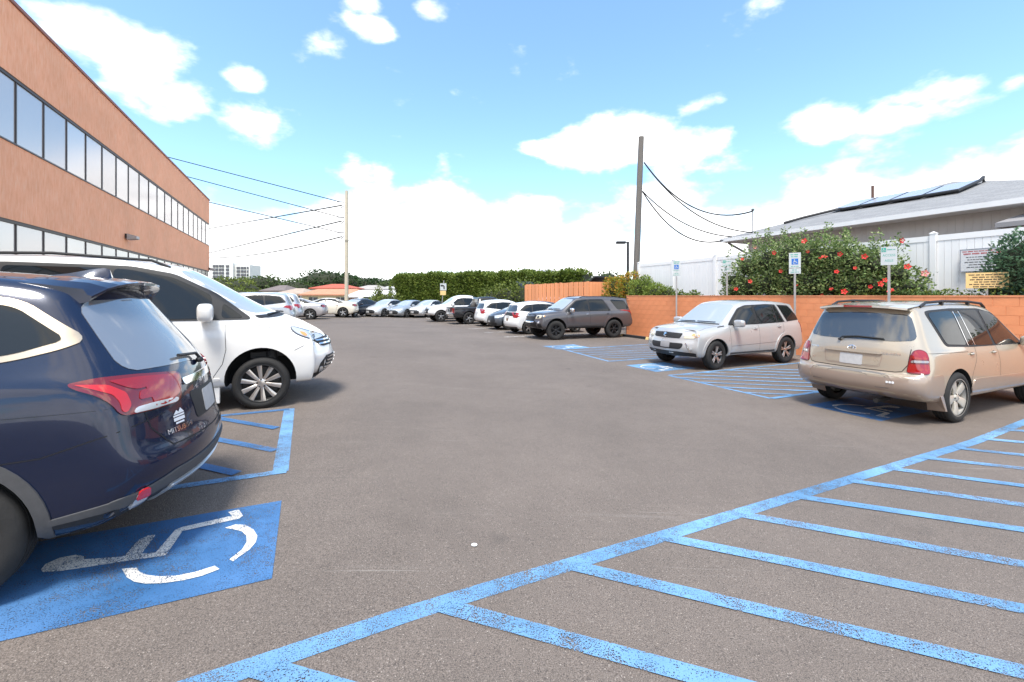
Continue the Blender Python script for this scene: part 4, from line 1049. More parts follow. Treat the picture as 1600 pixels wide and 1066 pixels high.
    handle(B, -.08, 1.04, root, CHROME); handle(B, -1.08, 1.06, root, pt); mirror_pair(B, .72, 1.22, .89, root, CHROME, (.14,.25,.18))
    s = MB(); s.box((-2.36,-.60,1.66),(-2.14,.60,1.70)); s.build('spoiler', pt, root)
    rail(B, root, [(-1.95,.60),(-1.8,.61),(-.8,.63),(0,.62),(.15,.60)], BLACKP, .04, .016)
    return B
B_grey = grey_suv()
# ================================================================== smaller cars further off
KINDS = {
 'sedan': dict(half=.92, zs=.22, rset=.2, fset=.26, crown=.03, axle=(1.42,-1.40), R=.335, rim=.225, roofx=-.2,
   st=[(-2.02,-1.98,.88,1.075,.70,1.0,.81), (-1.55,-1.50,.91,1.12,.70,1.0,.835), (-.95,-.85,.92,1.37,.58,.99,.845), (-.3,-.3,.92,1.44,.59,.97,.85), (.30,.22,.92,1.41,.585,.955,.85,.04,.05), (1.12,1.15,.92,.995,.73,.93,.835,.03,.12), (1.75,1.75,.905,.91,.70,.86,.80,.03,.06)],
   rear=[(-2.22,.76,.28),(-2.36,.82,.36),(-2.41,.84,.48),(-2.41,.84,.6),(-2.38,.83,.72),(-2.35,.82,.86),(-2.31,.78,.98),(-2.24,.68,1.06)],
   front=[(2.25,.70,.20),(2.36,.78,.28),(2.42,.81,.40),(2.41,.81,.50),(2.38,.80,.60),(2.34,.78,.68),(2.30,.74,.74),(2.20,.64,.79)],
   crease=[('L',6,0,8,.3),('S',2,.3),('S',6,.35),('E','rear',7,.5)],
   dlo=[(.98,.975),(.30,1.32),(-.2,1.375),(-.9,1.32),(-1.45,1.06),(-.8,1.0)], panes=[[(.85,.99),(.27,1.29),(-.12,1.34),(-.12,1.0)],[(-.20,1.0),(-.20,1.345),(-.85,1.29),(-1.05,1.02)]],
   ws=[(-.66,1.03),(.66,1.03),(.52,1.36),(-.52,1.36)], rw=[(-.62,1.14),(.62,1.14),(.52,1.34),(-.52,1.34)],
   tl=[(.42,.80),(.80,.80),(.78,.95),(.50,.93)], tls=[(-2.3,.80),(-2.02,.86),(-2.05,.96),(-2.28,.95)], hl=[(.50,.60),(.78,.62),(.78,.72),(.58,.69)], hls=[(1.95,.66),(2.28,.62),(2.25,.72),(1.92,.77)], gr=[(-.55,.34),(.55,.34),(.62,.52),(.40,.64),(-.40,.64),(-.62,.52)], pl=.75, mir=(.78,1.02), hd=((-.05,.86),(-.98,.88)), seam=[[(-.16,.98),(-.16,.35)],[(.92,.95),(.95,.6),(.88,.35)],[(-1.05,.99),(-.95,.6),(-.9,.4)]]),
 'hatch': dict(half=.88, zs=.22, rset=.16, fset=.24, crown=.04, axle=(1.30,-1.28), R=.32, rim=.21,
   st=[(-1.75,-1.62,.86,1.43,.56,1.02,.79), (-1.3,-1.25,.88,1.48,.585,1.0,.815), (-.6,-.6,.88,1.515,.60,.98,.82), (.1,.0,.88,1.49,.59,.96,.82,.04,.05), (1.05,1.10,.88,1.02,.71,.94,.81,.03,.12), (1.6,1.58,.86,.92,.67,.86,.77,.03,.05)],
   rear=[(-1.92,.74,.28),(-2.03,.80,.36),(-2.07,.82,.48),(-2.06,.82,.60),(-2.03,.81,.72),(-2.0,.79,.90),(-1.95,.75,1.03),(-1.74,.56,1.41)],
   front=[(1.98,.68,.20),(2.07,.76,.28),(2.11,.79,.40),(2.10,.79,.50),(2.07,.78,.60),(2.04,.75,.68),(2.0,.71,.75),(1.92,.62,.80)],
   crease=[('L',6,0,7,.3),('S',5,.3),('E','rear',7,.5)],
   dlo=[(.95,.98),(.10,1.40),(-.6,1.44),(-1.35,1.38),(-1.75,1.12),(-.8,1.01)], panes=[[(.80,1.0),(.10,1.37),(-.22,1.405),(-.22,1.01)],[(-.29,1.01),(-.29,1.41),(-.98,1.39),(-1.05,1.04)],[(-1.11,1.06),(-1.05,1.38),(-1.32,1.35),(-1.64,1.12)]],
   ws=[(-.64,1.06),(.64,1.06),(.52,1.44),(-.52,1.44)], rw=[(-.62,1.06),(.62,1.06),(.50,1.37),(-.50,1.37)],
   tl=[(.58,.78),(.78,.78),(.76,1.02),(.66,1.02)], tls=[(-1.96,.78),(-1.76,.84),(-1.78,1.02),(-1.93,1.04)], hl=[(.45,.62),(.74,.65),(.73,.78),(.52,.72)], hls=[(1.60,.70),(1.96,.64),(1.93,.75),(1.58,.83)], gr=[(-.5,.32),(.5,.32),(.58,.50),(.42,.64),(-.42,.64),(-.58,.50)], pl=.80, mir=(.70,1.05), hd=((-.12,.88),(-1.0,.92)), seam=[[(-.25,1.0),(-.25,.35)],[(.82,.97),(.86,.6),(.8,.35)],[(-1.08,1.02),(-.95,.6),(-.9,.4)]]),
 'suv': dict(half=.93, zs=.30, rset=.16, fset=.26, crown=.045, axle=(1.42,-1.40), R=.37, rim=.24,
   st=[(-2.02,-1.85,.90,1.63,.61,1.10,.82), (-1.4,-1.4,.93,1.68,.64,1.08,.855), (-.6,-.6,.93,1.71,.65,1.06,.865), (.05,.0,.93,1.695,.64,1.05,.865), (.50,.40,.93,1.63,.63,1.04,.865,.045,.05), (1.2,1.25,.93,1.11,.76,1.03,.85,.03,.12), (1.8,1.78,.91,1.02,.73,.96,.82,.03,.06)],
   rear=[(-2.25,.78,.36),(-2.37,.84,.43),(-2.42,.86,.55),(-2.41,.86,.66),(-2.37,.85,.76),(-2.34,.83,.95),(-2.28,.79,1.10),(-2.0,.62,1.60)],
   front=[(2.22,.72,.28),(2.32,.80,.36),(2.38,.83,.50),(2.37,.83,.60),(2.34,.82,.70),(2.31,.80,.80),(2.26,.76,.88),(2.15,.66,.94)],
   crease=[('L',6,0,8,.3),('S',6,.35),('E','rear',7,.5)],
   dlo=[(1.02,1.07),(.40,1.55),(-.2,1.62),(-1.2,1.61),(-1.75,1.54),(-2.0,1.24),(-.8,1.09)], panes=[[(.90,1.09),(.38,1.50),(-.12,1.585),(-.12,1.10)],[(-.20,1.10),(-.20,1.59),(-.98,1.58),(-1.05,1.12)],[(-1.12,1.13),(-1.05,1.575),(-1.70,1.51),(-1.90,1.25)]],
   ws=[(-.68,1.16),(.68,1.16),(.56,1.58),(-.56,1.58)], rw=[(-.66,1.14),(.66,1.14),(.55,1.54),(-.55,1.54)],
   tl=[(.46,.92),(.83,.86),(.80,1.08),(.62,1.10)], tls=[(-2.30,.90),(-1.85,1.02),(-2.0,1.10),(-2.26,1.10)], hl=[(.50,.74),(.80,.77),(.78,.89),(.56,.86)], hls=[(1.85,.80),(2.24,.76),(2.20,.88),(1.82,.94)], gr=[(-.5,.45),(.5,.45),(.55,.66),(.45,.85),(-.45,.85),(-.55,.66)], pl=.80, mir=(.80,1.13), hd=((-.05,.96),(-.98,.99)), seam=[[(-.16,1.08),(-.16,.42)],[(.92,1.05),(.95,.7),(.88,.42)],[(-1.05,1.1),(-.95,.7),(-.9,.45)]]),
 'pickup': dict(half=.945, zs=.42, rset=.08, fset=.22, crown=.02, axle=(1.65,-1.58), R=.39, rim=.235,
   st=[(-2.50,-2.50,.93,1.09,.86,1.02,.91), (-1.6,-1.6,.945,1.09,.87,1.02,.925), (-.98,-1.0,.945,1.09,.87,1.02,.925), (-.92,-.80,.945,1.70,.63,1.10,.87), (-.2,-.2,.945,1.76,.66,1.10,.875), (.45,.40,.945,1.71,.65,1.09,.875,.04,.05), (1.15,1.18,.945,1.17,.77,1.08,.865,.03,.1), (1.9,1.9,.93,1.10,.76,1.04,.85,.03,.06)],
   rear=[(-2.62,.80,.50),(-2.70,.87,.56),(-2.73,.89,.66),(-2.69,.90,.72),(-2.68,.90,.78),(-2.68,.90,.90),(-2.68,.90,1.02),(-2.67,.86,1.09)],
   front=[(2.38,.72,.46),(2.50,.82,.52),(2.56,.84,.62),(2.55,.84,.72),(2.50,.84,.82),(2.48,.82,.90),(2.45,.80,.98),(2.36,.72,1.03)],
   crease=[('L',7,0,3,.9),('L',6,0,9,.4),('S',3,.9),('S',4,.6),('S',7,.35),('E','rear',7,.9),('V','rear',0,7,.5)],
   dlo=[(.98,1.13),(.42,1.60),(0,1.665),(-.72,1.64),(-.80,1.14)], panes=[[(.88,1.15),(.40,1.56),(.06,1.62),(.04,1.15)],[(-.05,1.15),(-.05,1.625),(-.68,1.60),(-.74,1.15)]],
   ws=[(-.70,1.22),(.70,1.22),(.58,1.65),(-.58,1.65)], rw=[(-.58,1.18),(.58,1.18),(.52,1.60),(-.52,1.60)],
   tl=[(.74,.72),(.89,.72),(.89,1.04),(.74,1.04)], tls=[(-2.66,.72),(-2.54,.72),(-2.54,1.04),(-2.66,1.04)], hl=[(.52,.86),(.80,.88),(.80,1.0),(.54,1.0)], hls=[(2.16,.90),(2.42,.88),(2.38,1.0),(2.14,1.02)], gr=[(-.5,.60),(.5,.60),(.5,.98),(-.5,.98)], pl=.64, mir=(.80,1.20), hd=((-.0,1.0),(-.66,1.0)), seam=[[(0,1.13),(0,.50)],[(.92,1.1),(.95,.8),(.88,.5)],[(-.84,1.1),(-.84,.5)],[(-.96,1.05),(-.96,.5)]]),
}
def far_car(kind, col, px, py, az, label, cat='car', metal=.2, rimcol=None, name='parked_car', pos=None, stretch=1, group='cars parked in the lot', style='single', ztop=1.0, extra=None, tailgate=None):
    K = KINDS[kind]; sp = dict(K); sp['paint'] = paint('paint_%02d_%02d_%02d_%d' % tuple([int(c*99) for c in col] + [int(metal*10)]), col, metal, .32); sp['sub'] = 2
    if ztop != 1:
        f = lambda z: z if z < .9 else .9 + (z-.9)*ztop
        sp['st'] = [(e[0], e[1], e[2], f(e[3]), e[4], f(e[5])) + tuple(e[6:]) for e in sp['st']]
    B = Body(sp)
    p = pos if pos is not None else G(px, py)
    root = car_root(name, p.x, p.y, az, label, group, cat, body=B)
    xf, xr = K['axle']; r = K['R']
    boxes = [((-2.60,-.72,.70),(-1.05,.72,1.4))] if kind == 'pickup' else ()
    link('body', B.cut([(xf, r+.02, r+.06, .34), (xr, r+.02, r+.06, .34)], boxes), None, root)
    W = wheel_meshes('far_%s_%s_%s' % (kind, style, rimcol.name if rimcol else ''), r, K['rim'], .22, 5, style, rimcol or SILVER, RIMDARK)
    wheels(root, xf, xr, K['half']-.12, r, W, R(3), False)
    side_glass(B, root, K['dlo'], K['panes'])
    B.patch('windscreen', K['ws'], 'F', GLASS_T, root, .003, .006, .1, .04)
    if kind != 'pickup': B.patch('rear_window', K['rw'], 'B', GLASS_R, root, .004, .008, .1, .04)
    else: MB().add([(-.935,-.56,1.17),(-.935,.56,1.17),(-.865,.50,1.60),(-.865,-.50,1.60)], [(0,1,2,3)]).build('rear_window', GLASS_R, root)
    m = lambda P, s: [(s*a, b) for a, b in P]
    for s in (1, -1):
        B.patch('tail_lamp', m(K['tl'], s), 'B', RED, root, .010, .02, .08, .02); B.patch('headlamp', m(K['hl'], s), 'F', CLEAR, root, .010, .02, .08, .02)
    B.patch('tail_lamp_side', K['tls'], 'L', RED, root, .010, .02, .08, .02, True); B.patch('headlamp_side', K['hls'], 'L', CLEAR, root, .010, .02, .08, .02, True)
    B.patch('grille', K['gr'], 'F', BLACKP, root, .008, .02, .1, .03)
    plate(B, 'B', 0, K['pl'], root); plate(B, 'F', 0, K['gr'][0][1]+.12, root)
    B.patch('bumper_lower', [(-.70,sp['zs']+.02),(.70,sp['zs']+.02),(.74,sp['zs']+.13),(-.74,sp['zs']+.13)], 'B', BLACKP, root, .006, .02, .1, .01)
    B.seam(K['seam'], 'L', root, .009, mirror=True)
    for hx, hz in K['hd']: handle(B, hx, hz, root, sp['paint'])
    mirror_pair(B, K['mir'][0], K['mir'][1], K['half']-.05, root, sp['paint'], (.13,.22,.15))
    if extra: extra(B, root, sp['paint'])
    return B
def lane(u, v): return uv(u, v)
LANE_AZ = 65.8
# right-hand row beyond the grey wagon
def prius_extra(B, root, pt):
    B.patch('rear_panel', [(-.60,.86),(.60,.86),(.62,1.03),(-.62,1.03)], 'B', BLACKP, root, .006, .012, .08, .02)
    B.patch('decal', [(-.10,.62),(.10,.62),(.12,.74),(-.12,.74)], 'B', mat('decal_brown', (.20,.12,.07), .6), root, .012, .01, .05, .03)
far_car('hatch', (.74,.73,.71), 0, 0, LANE_AZ, 'white hatchback with black rear panel and tail to the lane beside the grey wagon', pos=lane(19.5, 10.55), extra=prius_extra, metal=0)
def rs_extra(B, root, pt):
    B.patch('lower_intake', [(-.62,.26),(.62,.26),(.66,.40),(-.66,.40)], 'F', BLACKP, root, .012, .02, .08, .03)
    B.patch('upper_grille', [(-.52,.50),(.52,.50),(.46,.72),(-.46,.72)], 'F', RIMBLACK, root, .014, .02, .08, .04)
far_car('hatch', (.085,.095,.11), 0, 0, LANE_AZ+180, 'slate grey hatchback with big black grille facing the lane between white hatchbacks', pos=lane(22.3, 10.75), extra=rs_extra, metal=.4)
far_car('hatch', (.72,.72,.70), 0, 0, LANE_AZ, 'small white hatchback with tail to the lane beside the black pickup', pos=lane(24.9, 10.9), metal=0, ztop=1.1)
def bed_load(B, root, pt):
    B.patch('tailgate', [(-.84,.74),(.84,.74),(.84,1.05),(-.84,1.05)], 'B', pt, root, .008, .02, .1, .02)
    B.patch('bumper', [(-.86,.52),(.86,.52),(.88,.66),(-.88,.66)], 'B', CHROME, root, .02, .05, .1, .02)
far_car('pickup', (.018,.018,.020), 0, 0, LANE_AZ, 'black pickup truck with tail to the lane and chrome rear bumper', 'pickup', pos=lane(27.6, 10.6), extra=bed_load, metal=.1, name='parked_pickup')
o = empty('cargo_bundle', (*lane(27.6, 9.65), .75), 0, 'dark wrapped bundle standing in the bed of the black pickup', 'bundle')
for q in ((0,0,.30,.36,.30), (.12,.25,.24,.30,.22), (-.05,-.28,.26,.28,.26)): rounded('bag', (q[2]*1.7,q[2]*1.6,q[3]*2.2), mat('dark_bag', (.05,.045,.04), .7), o, (q[0],q[1],.35))
far_car('pickup', (.74,.73,.71), 0, 0, LANE_AZ+180, 'white double cab pickup facing the lane behind the black pickup', 'pickup', pos=lane(30.8, 9.7), metal=0, ztop=1.12, name='parked_pickup')
far_car('suv', (.06,.07,.09), 0, 0, LANE_AZ+180, 'dark blue car mostly hidden beyond the white pickup', pos=lane(34.0, 10.6), metal=.3)
far_car('suv', (.42,.45,.48), 0, 0, LANE_AZ+180, 'silver grey crossover parked behind the slate hatchback near the orange gate', pos=lane(29.0, 15.6), metal=.4)
# far end of the lot, noses toward the lane
far_car('sedan', (.62,.62,.61), 0, 0, 205, 'pale silver sedan, nose to the camera, leftmost of the two beside the black one', pos=at(606,0,37.5).xy, metal=.4)
far_car('sedan', (.40,.43,.45), 0, 0, 205, 'grey silver sedan with broad black lower grille at the far end', pos=at(640,0,37.8).xy, metal=.5)
far_car('sedan', (.66,.66,.65), 0, 0, 205, 'whitish sedan at the far end just left of the arrow sign', pos=at(671,0,38.3).xy, metal=.3)
far_car('sedan', (.012,.014,.022), 0, 0, 200, 'black sedan at the far end beside the cream coupe', pos=at(560,0,36).xy, metal=.1)
far_car('pickup', (.7,.7,.69), 0, 0, 250, 'white pickup truck far behind the row of sedans', 'pickup', pos=at(570,0,58).xy, metal=0, name='parked_pickup')
# left-hand row, tails toward the lane
far_car('sedan', (.72,.66,.54), 0, 0, LANE_AZ+180+12, 'cream coupe with tail to the lane below the pale utility pole', pos=at(508,0,33.2).xy, metal=0, ztop=.93)
far_car('sedan', (.46,.43,.42), 0, 0, LANE_AZ+180+8, 'grey beige sedan with tail to the lane between silver wagon and cream coupe', pos=at(452,0,29.4).xy, metal=.5)
far_car('suv', (.47,.48,.50), 0, 0, LANE_AZ+180+4, 'silver crossover with large red tail lamps beyond the white minivan', pos=at(402,0,25.0).xy, metal=.5, ztop=1.03)
far_car('suv', (.45,.46,.47), 0, 0, LANE_AZ+180+2, 'silver wagon half hidden behind the minivan windscreen', pos=at(378,0,21.5).xy, metal=.5, ztop=1.0)
# ================================================================== buildings, walls, fences
STUCCO = mat('salmon_stucco', (.62, .24, .13), .9, spec=.2)
def _st():
    t = NT(STUCCO); P = t.co(); s1 = t.noise(t.map(P, (3.2, 3.2, .55)), 5, 6, .7); s2 = t.noise(P, .5, 4, .6); s3 = t.noise(t.map(P, (9, 9, 3)), 14, 4, .7)
    c = t.ramp(s1, [(.28, (.84, .35, .19)), (.5, (.95, .46, .27)), (.72, (.96, .56, .36))])
    v = t.N.new('ShaderNodeVectorMath'); v.operation = 'SCALE'; t.L.new(c, v.inputs[0]); t.L.new(t.range(s2, .3, .7, .92, 1.08), v.inputs['Scale']); t.col(v.outputs[0])
    t.bump(s3, .5, .02)
_st()
OFFGLASS = mat('office_glass', (.30, .29, .30), .16, .45, spec=1, ior=1.8)
def _og():
    t = NT(OFFGLASS); r = t.objrand(); n = t.noise(t.co(), .6, 2, .5)
    t.col(t.mix(r, (.50, .44, .41), (.60, .54, .50))); t.bump(n, .06, .05)  # whitish diffuse tone stands in for pale sky mirrored in the panes
_og()
BRONZE = mat('bronze_frame', (.045, .036, .032), .45, .4)
def office():
    uf = Vector((math.sin(R(-25.2)), math.cos(R(-25.2)))); nf = Vector((uf.y, -uf.x))
    C = Vector((-21.04, 30.7))
    root = empty('office_building', (C.x, C.y, .25), math.atan2(-uf.y, -uf.x), 'two storey salmon stucco office building with dark ribbon windows', 'building')
    # local x runs from the far corner toward the camera, local +y ... outward normal
    M = Matrix.Rotation(math.atan2(-uf.y, -uf.x), 2); out = 1 if (M @ Vector((0, 1))).dot(nf) > 0 else -1
    z = lambda h: h-.25; LEN, DEP = 40, 16
    def band(z0, z1, d, nm='wall', m=STUCCO, x0=0, x1=LEN): return MB().box((x0, min(out*d, -out*DEP), z(z0)), (x1, max(out*d, -out*DEP), z(z1))).build(nm, m, root)
    band(6.81, 8.42, 0); band(3.54, 5.26, 0); band(.05, 1.55, 0)
    MB().box((-.03, min(out*.04, -out*DEP), z(8.42)), (LEN, max(out*.04, -out*DEP), z(8.50))).build('coping', mat('coping_brown', (.30, .12, .08), .6), root)
    for z0, z1 in ((5.26, 6.81), (1.55, 3.54)):
        MB().box((.2, min(-out*.35, -out*DEP+.2), z(z0)), (LEN, max(-out*.35, -out*DEP), z(z1))).build('core', mat('core_dark', (.03,.03,.03), .9), root)
        pane_me = None
        k = 0; x = .06; edges = [.0, 1.08] + [1.08+1.2*i for i in range(1, 32)]
        for a, b in zip(edges[:-1], edges[1:]):
            p = MB().box((a+.02, min(-out*.045, -out*.07), z(z0)+.03), (b-.02, max(-out*.045, -out*.07), z(z1)-.05)).build('window_pane', OFFGLASS, root)
            MB().box((b-.026, min(-out*.028, -out*.12), z(z0)), (b+.026, max(-out*.028, -out*.12), z(z1))).build('mullion', BRONZE, root)
        MB().box((0, min(-out*.015, -out*.17), z(z1)-.075), (LEN, max(-out*.015, -out*.17), z(z1)-.0)).build('window_head', BRONZE, root)
        MB().box((0, min(out*.02, -out*.17), z(z0)), (LEN, max(out*.02, -out*.17), z(z0)+.035)).build('window_sill', BRONZE, root)
    def lamp(s, h, sc=1):
        l = MB().box((s-.10, min(0, out*.10), z(h)), (s+.10, max(0, out*.10), z(h)+.16)).build('flood_lamp', BRONZE, root)
        MB().add([(s-.17*sc, out*.08, z(h)-.06), (s+.17*sc, out*.08, z(h)-.06), (s+.17*sc, out*.36, z(h)-.02), (s-.17*sc, out*.36, z(h)-.02), (s-.17*sc, out*.08, z(h)+.16), (s+.17*sc, out*.08, z(h)+.16), (s+.17*sc, out*.36, z(h)+.08), (s-.17*sc, out*.36, z(h)+.08)], [(0,1,2,3),(4,7,6,5),(0,4,5,1),(1,5,6,2),(2,6,7,3),(3,7,4,0)]).build('lamp_head', mat('lamp_grey', (.35,.34,.33), .4), l)
    lamp(15.9, 3.95); lamp(.25, 3.60, .6)
    return root
office()

# ------------------------------------------------------------------ orange block wall, soil behind it
WV = 13.65
ORANGE = noisy('orange_block_paint', (.74, .275, .12), .10, 3, .8, .25, 45, rnd=.035)
def block_wall():
    p = uv(16.9, WV)
    root = empty('block_wall', (p.x, p.y, 0), math.atan2(-U.y, -U.x), 'long orange painted concrete block wall behind the right-hand cars', 'wall')
    # local x toward the camera side, local y: +90deg of that
    sgn = 1 if Vector((-math.sin(root.rotation_euler.z), math.cos(root.rotation_euler.z))).dot(V) > 0 else -1
    W, H = .40, .20
    me = None
    bm = bmesh.new(); bmesh.ops.create_cube(bm, size=1)
    for v in bm.verts: v.co = Vector((v.co.x*(W-.004), v.co.y*.19, v.co.z*(H-.004)))
    bmesh.ops.bevel(bm, geom=bm.edges[:], offset=.0035, segments=1, affect='EDGES'); me = bpy.data.meshes.new('block'); bm.to_mesh(me); bm.free(); me.materials.append(ORANGE)
    core = MB().box((0, -.088, 0), (17.4, .088, 1.79)).build('mortar', noisy('mortar_orange', (.56,.20,.09), .1, 6, .9), root)
    for c in range(9):
        for k in range(33):
            o = bpy.data.objects.new('block', me); COL.objects.link(o); o.parent = root
            o.location = (.2 + k*W + (.2 if c % 2 else 0), random.uniform(-.0015, .0015), H*(c+.5))
    MB().box((13.2, -.095, 0), (17.4, .095, 1.80)).build('wall_end', ORANGE, root)
    MB().box((-.02, -.105, 1.80), (17.4, .105, 1.835)).build('wall_cap', noisy('cap_orange', (.70,.27,.13), .1, 4, .8), root)
block_wall()
soil = MB(); a, b, c, d = uv(17.2, WV+.12), uv(-1, WV+.12), uv(-1, 40), uv(17.2, 40)
soil.add([(*a, 1.62), (*b, 1.62), (*c, 1.7), (*d, 1.7), (*a, -.2), (*b, -.2), (*c, -.2), (*d, -.2)], [(0,1,2,3),(0,4,5,1),(0,3,7,4)])
tag(soil.build('planter_soil', noisy('soil', (.10,.07,.05), .3, 3, .95, .5, 20)), kind='structure')

# ------------------------------------------------------------------ white board fence
VINYL = noisy('white_vinyl', (.80, .79, .77), .03, 2, .45, rnd=.02)
def vinyl_fence():
    FV, top, bot = 15.5, 3.47, 1.60; p = uv(18.3, FV)
    root = empty('white_fence', (p.x, p.y, bot), math.atan2(-U.y, -U.x), 'tall white vinyl privacy fence above the orange wall', 'fence')
    h = top-bot; bm = MB().box((0.003, -.012, .10), (.147, .012, h-.13)).mesh('board'); bm.materials.append(VINYL)
    for k in range(8):
        x = k*2.4
        MB().box((x-.065, -.065, 0), (x+.065, .065, h+.06)).build('post', VINYL, root)
        MB().add([(x-.08,-.08,h+.06),(x+.08,-.08,h+.06),(x+.08,.08,h+.06),(x-.08,.08,h+.06),(x,0,h+.12)], [(0,3,2,1),(0,1,4),(1,2,4),(2,3,4),(3,0,4)]).build('post_cap', VINYL, root)
        if k == 7: break
        MB().box((x+.066, -.025, h-.15), (x+2.334, .025, h)).build('top_rail', VINYL, root)
        MB().box((x+.066, -.025, .02), (x+2.334, .025, .15)).build('bottom_rail', VINYL, root)
        for j in range(15):
            o = bpy.data.objects.new('board', bm); COL.objects.link(o); o.parent = root; o.location = (x+.075+j*.15, random.uniform(-.001, .001), 0)
vinyl_fence()

# ------------------------------------------------------------------ grey hip roofed house
def shingle_mat():
    m = mat('grey_shingles', (.34,.34,.34), .95, spec=.15); t = NT(m); P = t.co()
    b = t.N.new('ShaderNodeTexBrick'); t.L.new(t.map(P, (1, 1, 2.2)), b.inputs[0]); b.inputs['Scale'].default_value = 1; b.inputs['Brick Width'].default_value = .33; b.inputs['Row Height'].default_value = .14; b.inputs['Mortar Size'].default_value = .008
    b.inputs['Color1'].default_value = (.25,.25,.25,1); b.inputs['Color2'].default_value = (.19,.19,.195,1); b.inputs['Mortar'].default_value = (.14,.14,.14,1)
    t.col(t.mix(t.range(t.noise(P, 30, 3, .6), .3, .7, 0, .35), b.outputs[0], (.31,.31,.30))); return m
SHINGLE = shingle_mat()
SIDING = noisy('beige_grey_siding', (.50,.46,.42), .05, 2, .75, rnd=.03, stretch=(4,4,.4))
def house_right():
    u1, v0, ve, zr, ze = 14.95, 17.5, 23.5, 6.42, 4.50; p = uv(u1, v0)
    root = empty('neighbour_house', (p.x, p.y, 1.65), math.atan2(-U.y, -U.x), 'grey shingled hip roof house with beige board siding above the white fence', 'house')
    rz = root.rotation_euler.z; sgn = 1 if Vector((-math.sin(rz), math.cos(rz))).dot(V) > 0 else -1
    g = lambda x, y, z: (x, sgn*y, z-1.65); LEN = 12; D = ve-v0
    roof = MB()
    A, B_, C_, D_ = g(0,0,ze), g(LEN,0,ze), g(0,2.6*D,ze), g(LEN,2.6*D,ze); E, F_ = g(D,D,zr), g(D,1.6*D,zr)
    roof.add([A,B_,D_,C_,E,F_], [(0,1,4),(1,2,5,4),(2,3,5),(3,0,4,5)])
    ro = roof.build('roof', SHINGLE, root)
    tr = noisy('white_trim', (.72,.71,.69), .04, 3, .6)
    MB().box(g(-.03,-.03,ze-.16)[:1]+(min(sgn*-.03, sgn*-.0),)+(ze-.16-1.65,), (LEN, max(sgn*-.03, 0), ze-.005-1.65)).build('fascia', tr, root)
    MB().box((-.03, min(sgn*0, sgn*2*D), ze-.16-1.65), (0.0, max(0, sgn*2*D), ze-.005-1.65)).build('fascia', tr, root)
    MB().box((.0, min(sgn*.0, sgn*.75), ze-.17-1.65), (LEN, max(0, sgn*.75), ze-.14-1.65)).build('soffit', tr, root)
    MB().box((.0, min(sgn*.75, sgn*(2*D-.1)), ze-.17-1.65), (.75, max(sgn*.75, sgn*(2*D-.1)), ze-.14-1.65)).build('soffit', tr, root)
    MB().box((.86, min(sgn*.78, sgn*(2*D-.8)), 0), (LEN-.8, max(sgn*.78, sgn*(2*D-.8)), ze-.16-1.65)).build('wall', mat('house_wall_in', (.16,.15,.14), .9), root)
    pl = MB().box((.002, -.012, 0), (.198, .012, ze-.17-1.65)).mesh('siding_board'); pl.materials.append(SIDING)
    for k in range(51):
        o = bpy.data.objects.new('siding_board', pl); COL.objects.link(o); o.parent = root; o.location = (.86+k*.2, sgn*.765, 0)
    for k in range(20):
        o = bpy.data.objects.new('siding_board', pl); COL.objects.link(o); o.parent = root; o.location = (.845, sgn*(.8+k*.2), 0); o.rotation_euler = (0, 0, R(90))
    MB().bar(g(.2,.25,ze-.2), g(.82,.78,ze-.75), .09, .09).build('eave_brace', mat('brace_grey', (.2,.19,.18), .6), root)
    # little porch roof further right
    MB().add([g(9.3,-.35,3.83), g(13,-.35,3.83), g(13,.78,4.18), g(9.6,.78,4.18), g(9.3,-.35,3.70), g(13,-.35,3.70), g(13,.78,3.70), g(9.3,.78,3.70)], [(0,1,2,3),(0,4,5,1),(0,3,7,4),(4,7,6,5)]).build('porch_roof', mat('porch_grey', (.24,.23,.23), .8), root)
    # solar panels with rails, on the near slope
    sl = (zr-ze)/D; PV = mat('solar_glass', (.40,.41,.43), .22, .2, spec=1, ior=1.8); FRM = mat('solar_frame', (.03,.03,.032), .5, .3)  # panel glass base lightened to imitate the white sky reflection
    for i in range(4):
        for r_ in range(1):
            x0 = 3.35+i*1.04; y0 = 2.55
            q = MB(); z0, z1 = ze+y0*sl+.14, ze+(y0+1.65)*sl+.14
            q.add([g(x0,y0,z0), g(x0+1.0,y0,z0), g(x0+1.0,y0+1.65,z1), g(x0,y0+1.65,z1), g(x0,y0,z0-.05), g(x0+1,y0,z0-.05), g(x0+1,y0+1.65,z1-.05), g(x0,y0+1.65,z1-.05)], [(0,1,2,3),(4,7,6,5),(0,4,5,1),(1,5,6,2),(2,6,7,3),(3,7,4,0)])
            pn = q.build('solar_panel', FRM, root)
            MB().add([g(x0+.03,y0+.03,z0+.011), g(x0+.97,y0+.03,z0+.011), g(x0+.97,y0+1.62,z1+.003), g(x0+.03,y0+1.62,z1+.003)], [(0,1,2,3)]).build('solar_cell', PV, pn)
    pipe = MB().tube([g(2.0,1.55,ze+1.55*sl+.06), g(2.6,2.0,ze+2.0*sl+.10), g(3.6,2.7,ze+2.7*sl+.12), g(3.9,2.5,ze+2.5*sl+.12), g(7.5,2.45,ze+2.45*sl+.12), g(7.52,3.9,ze+3.9*sl+.13), g(7.52,4.15,ze+4.15*sl+.20), g(7.52,4.2,ze+4.2*sl-.02)], .055, 8)
    pipe.build('conduit', FRM, root)
    def rp(px, y):                     # point of the roof below a pixel column, at distance y in from the eave
        pass
    MB().tube([g(3.6,5.2,ze+3.55*sl-.3), g(3.6,5.2,ze+5.2*sl+.55)], .055, 10).build('vent_pipe', mat('rust_pipe', (.11,.055,.04), .7), root)
    mast = MB().tube([g(1.1,.75,ze-.2), g(1.1,.75,ze+1.18)], .03, 8).build('service_mast', mat('mast_grey', (.30,.30,.30), .4, .6), root)
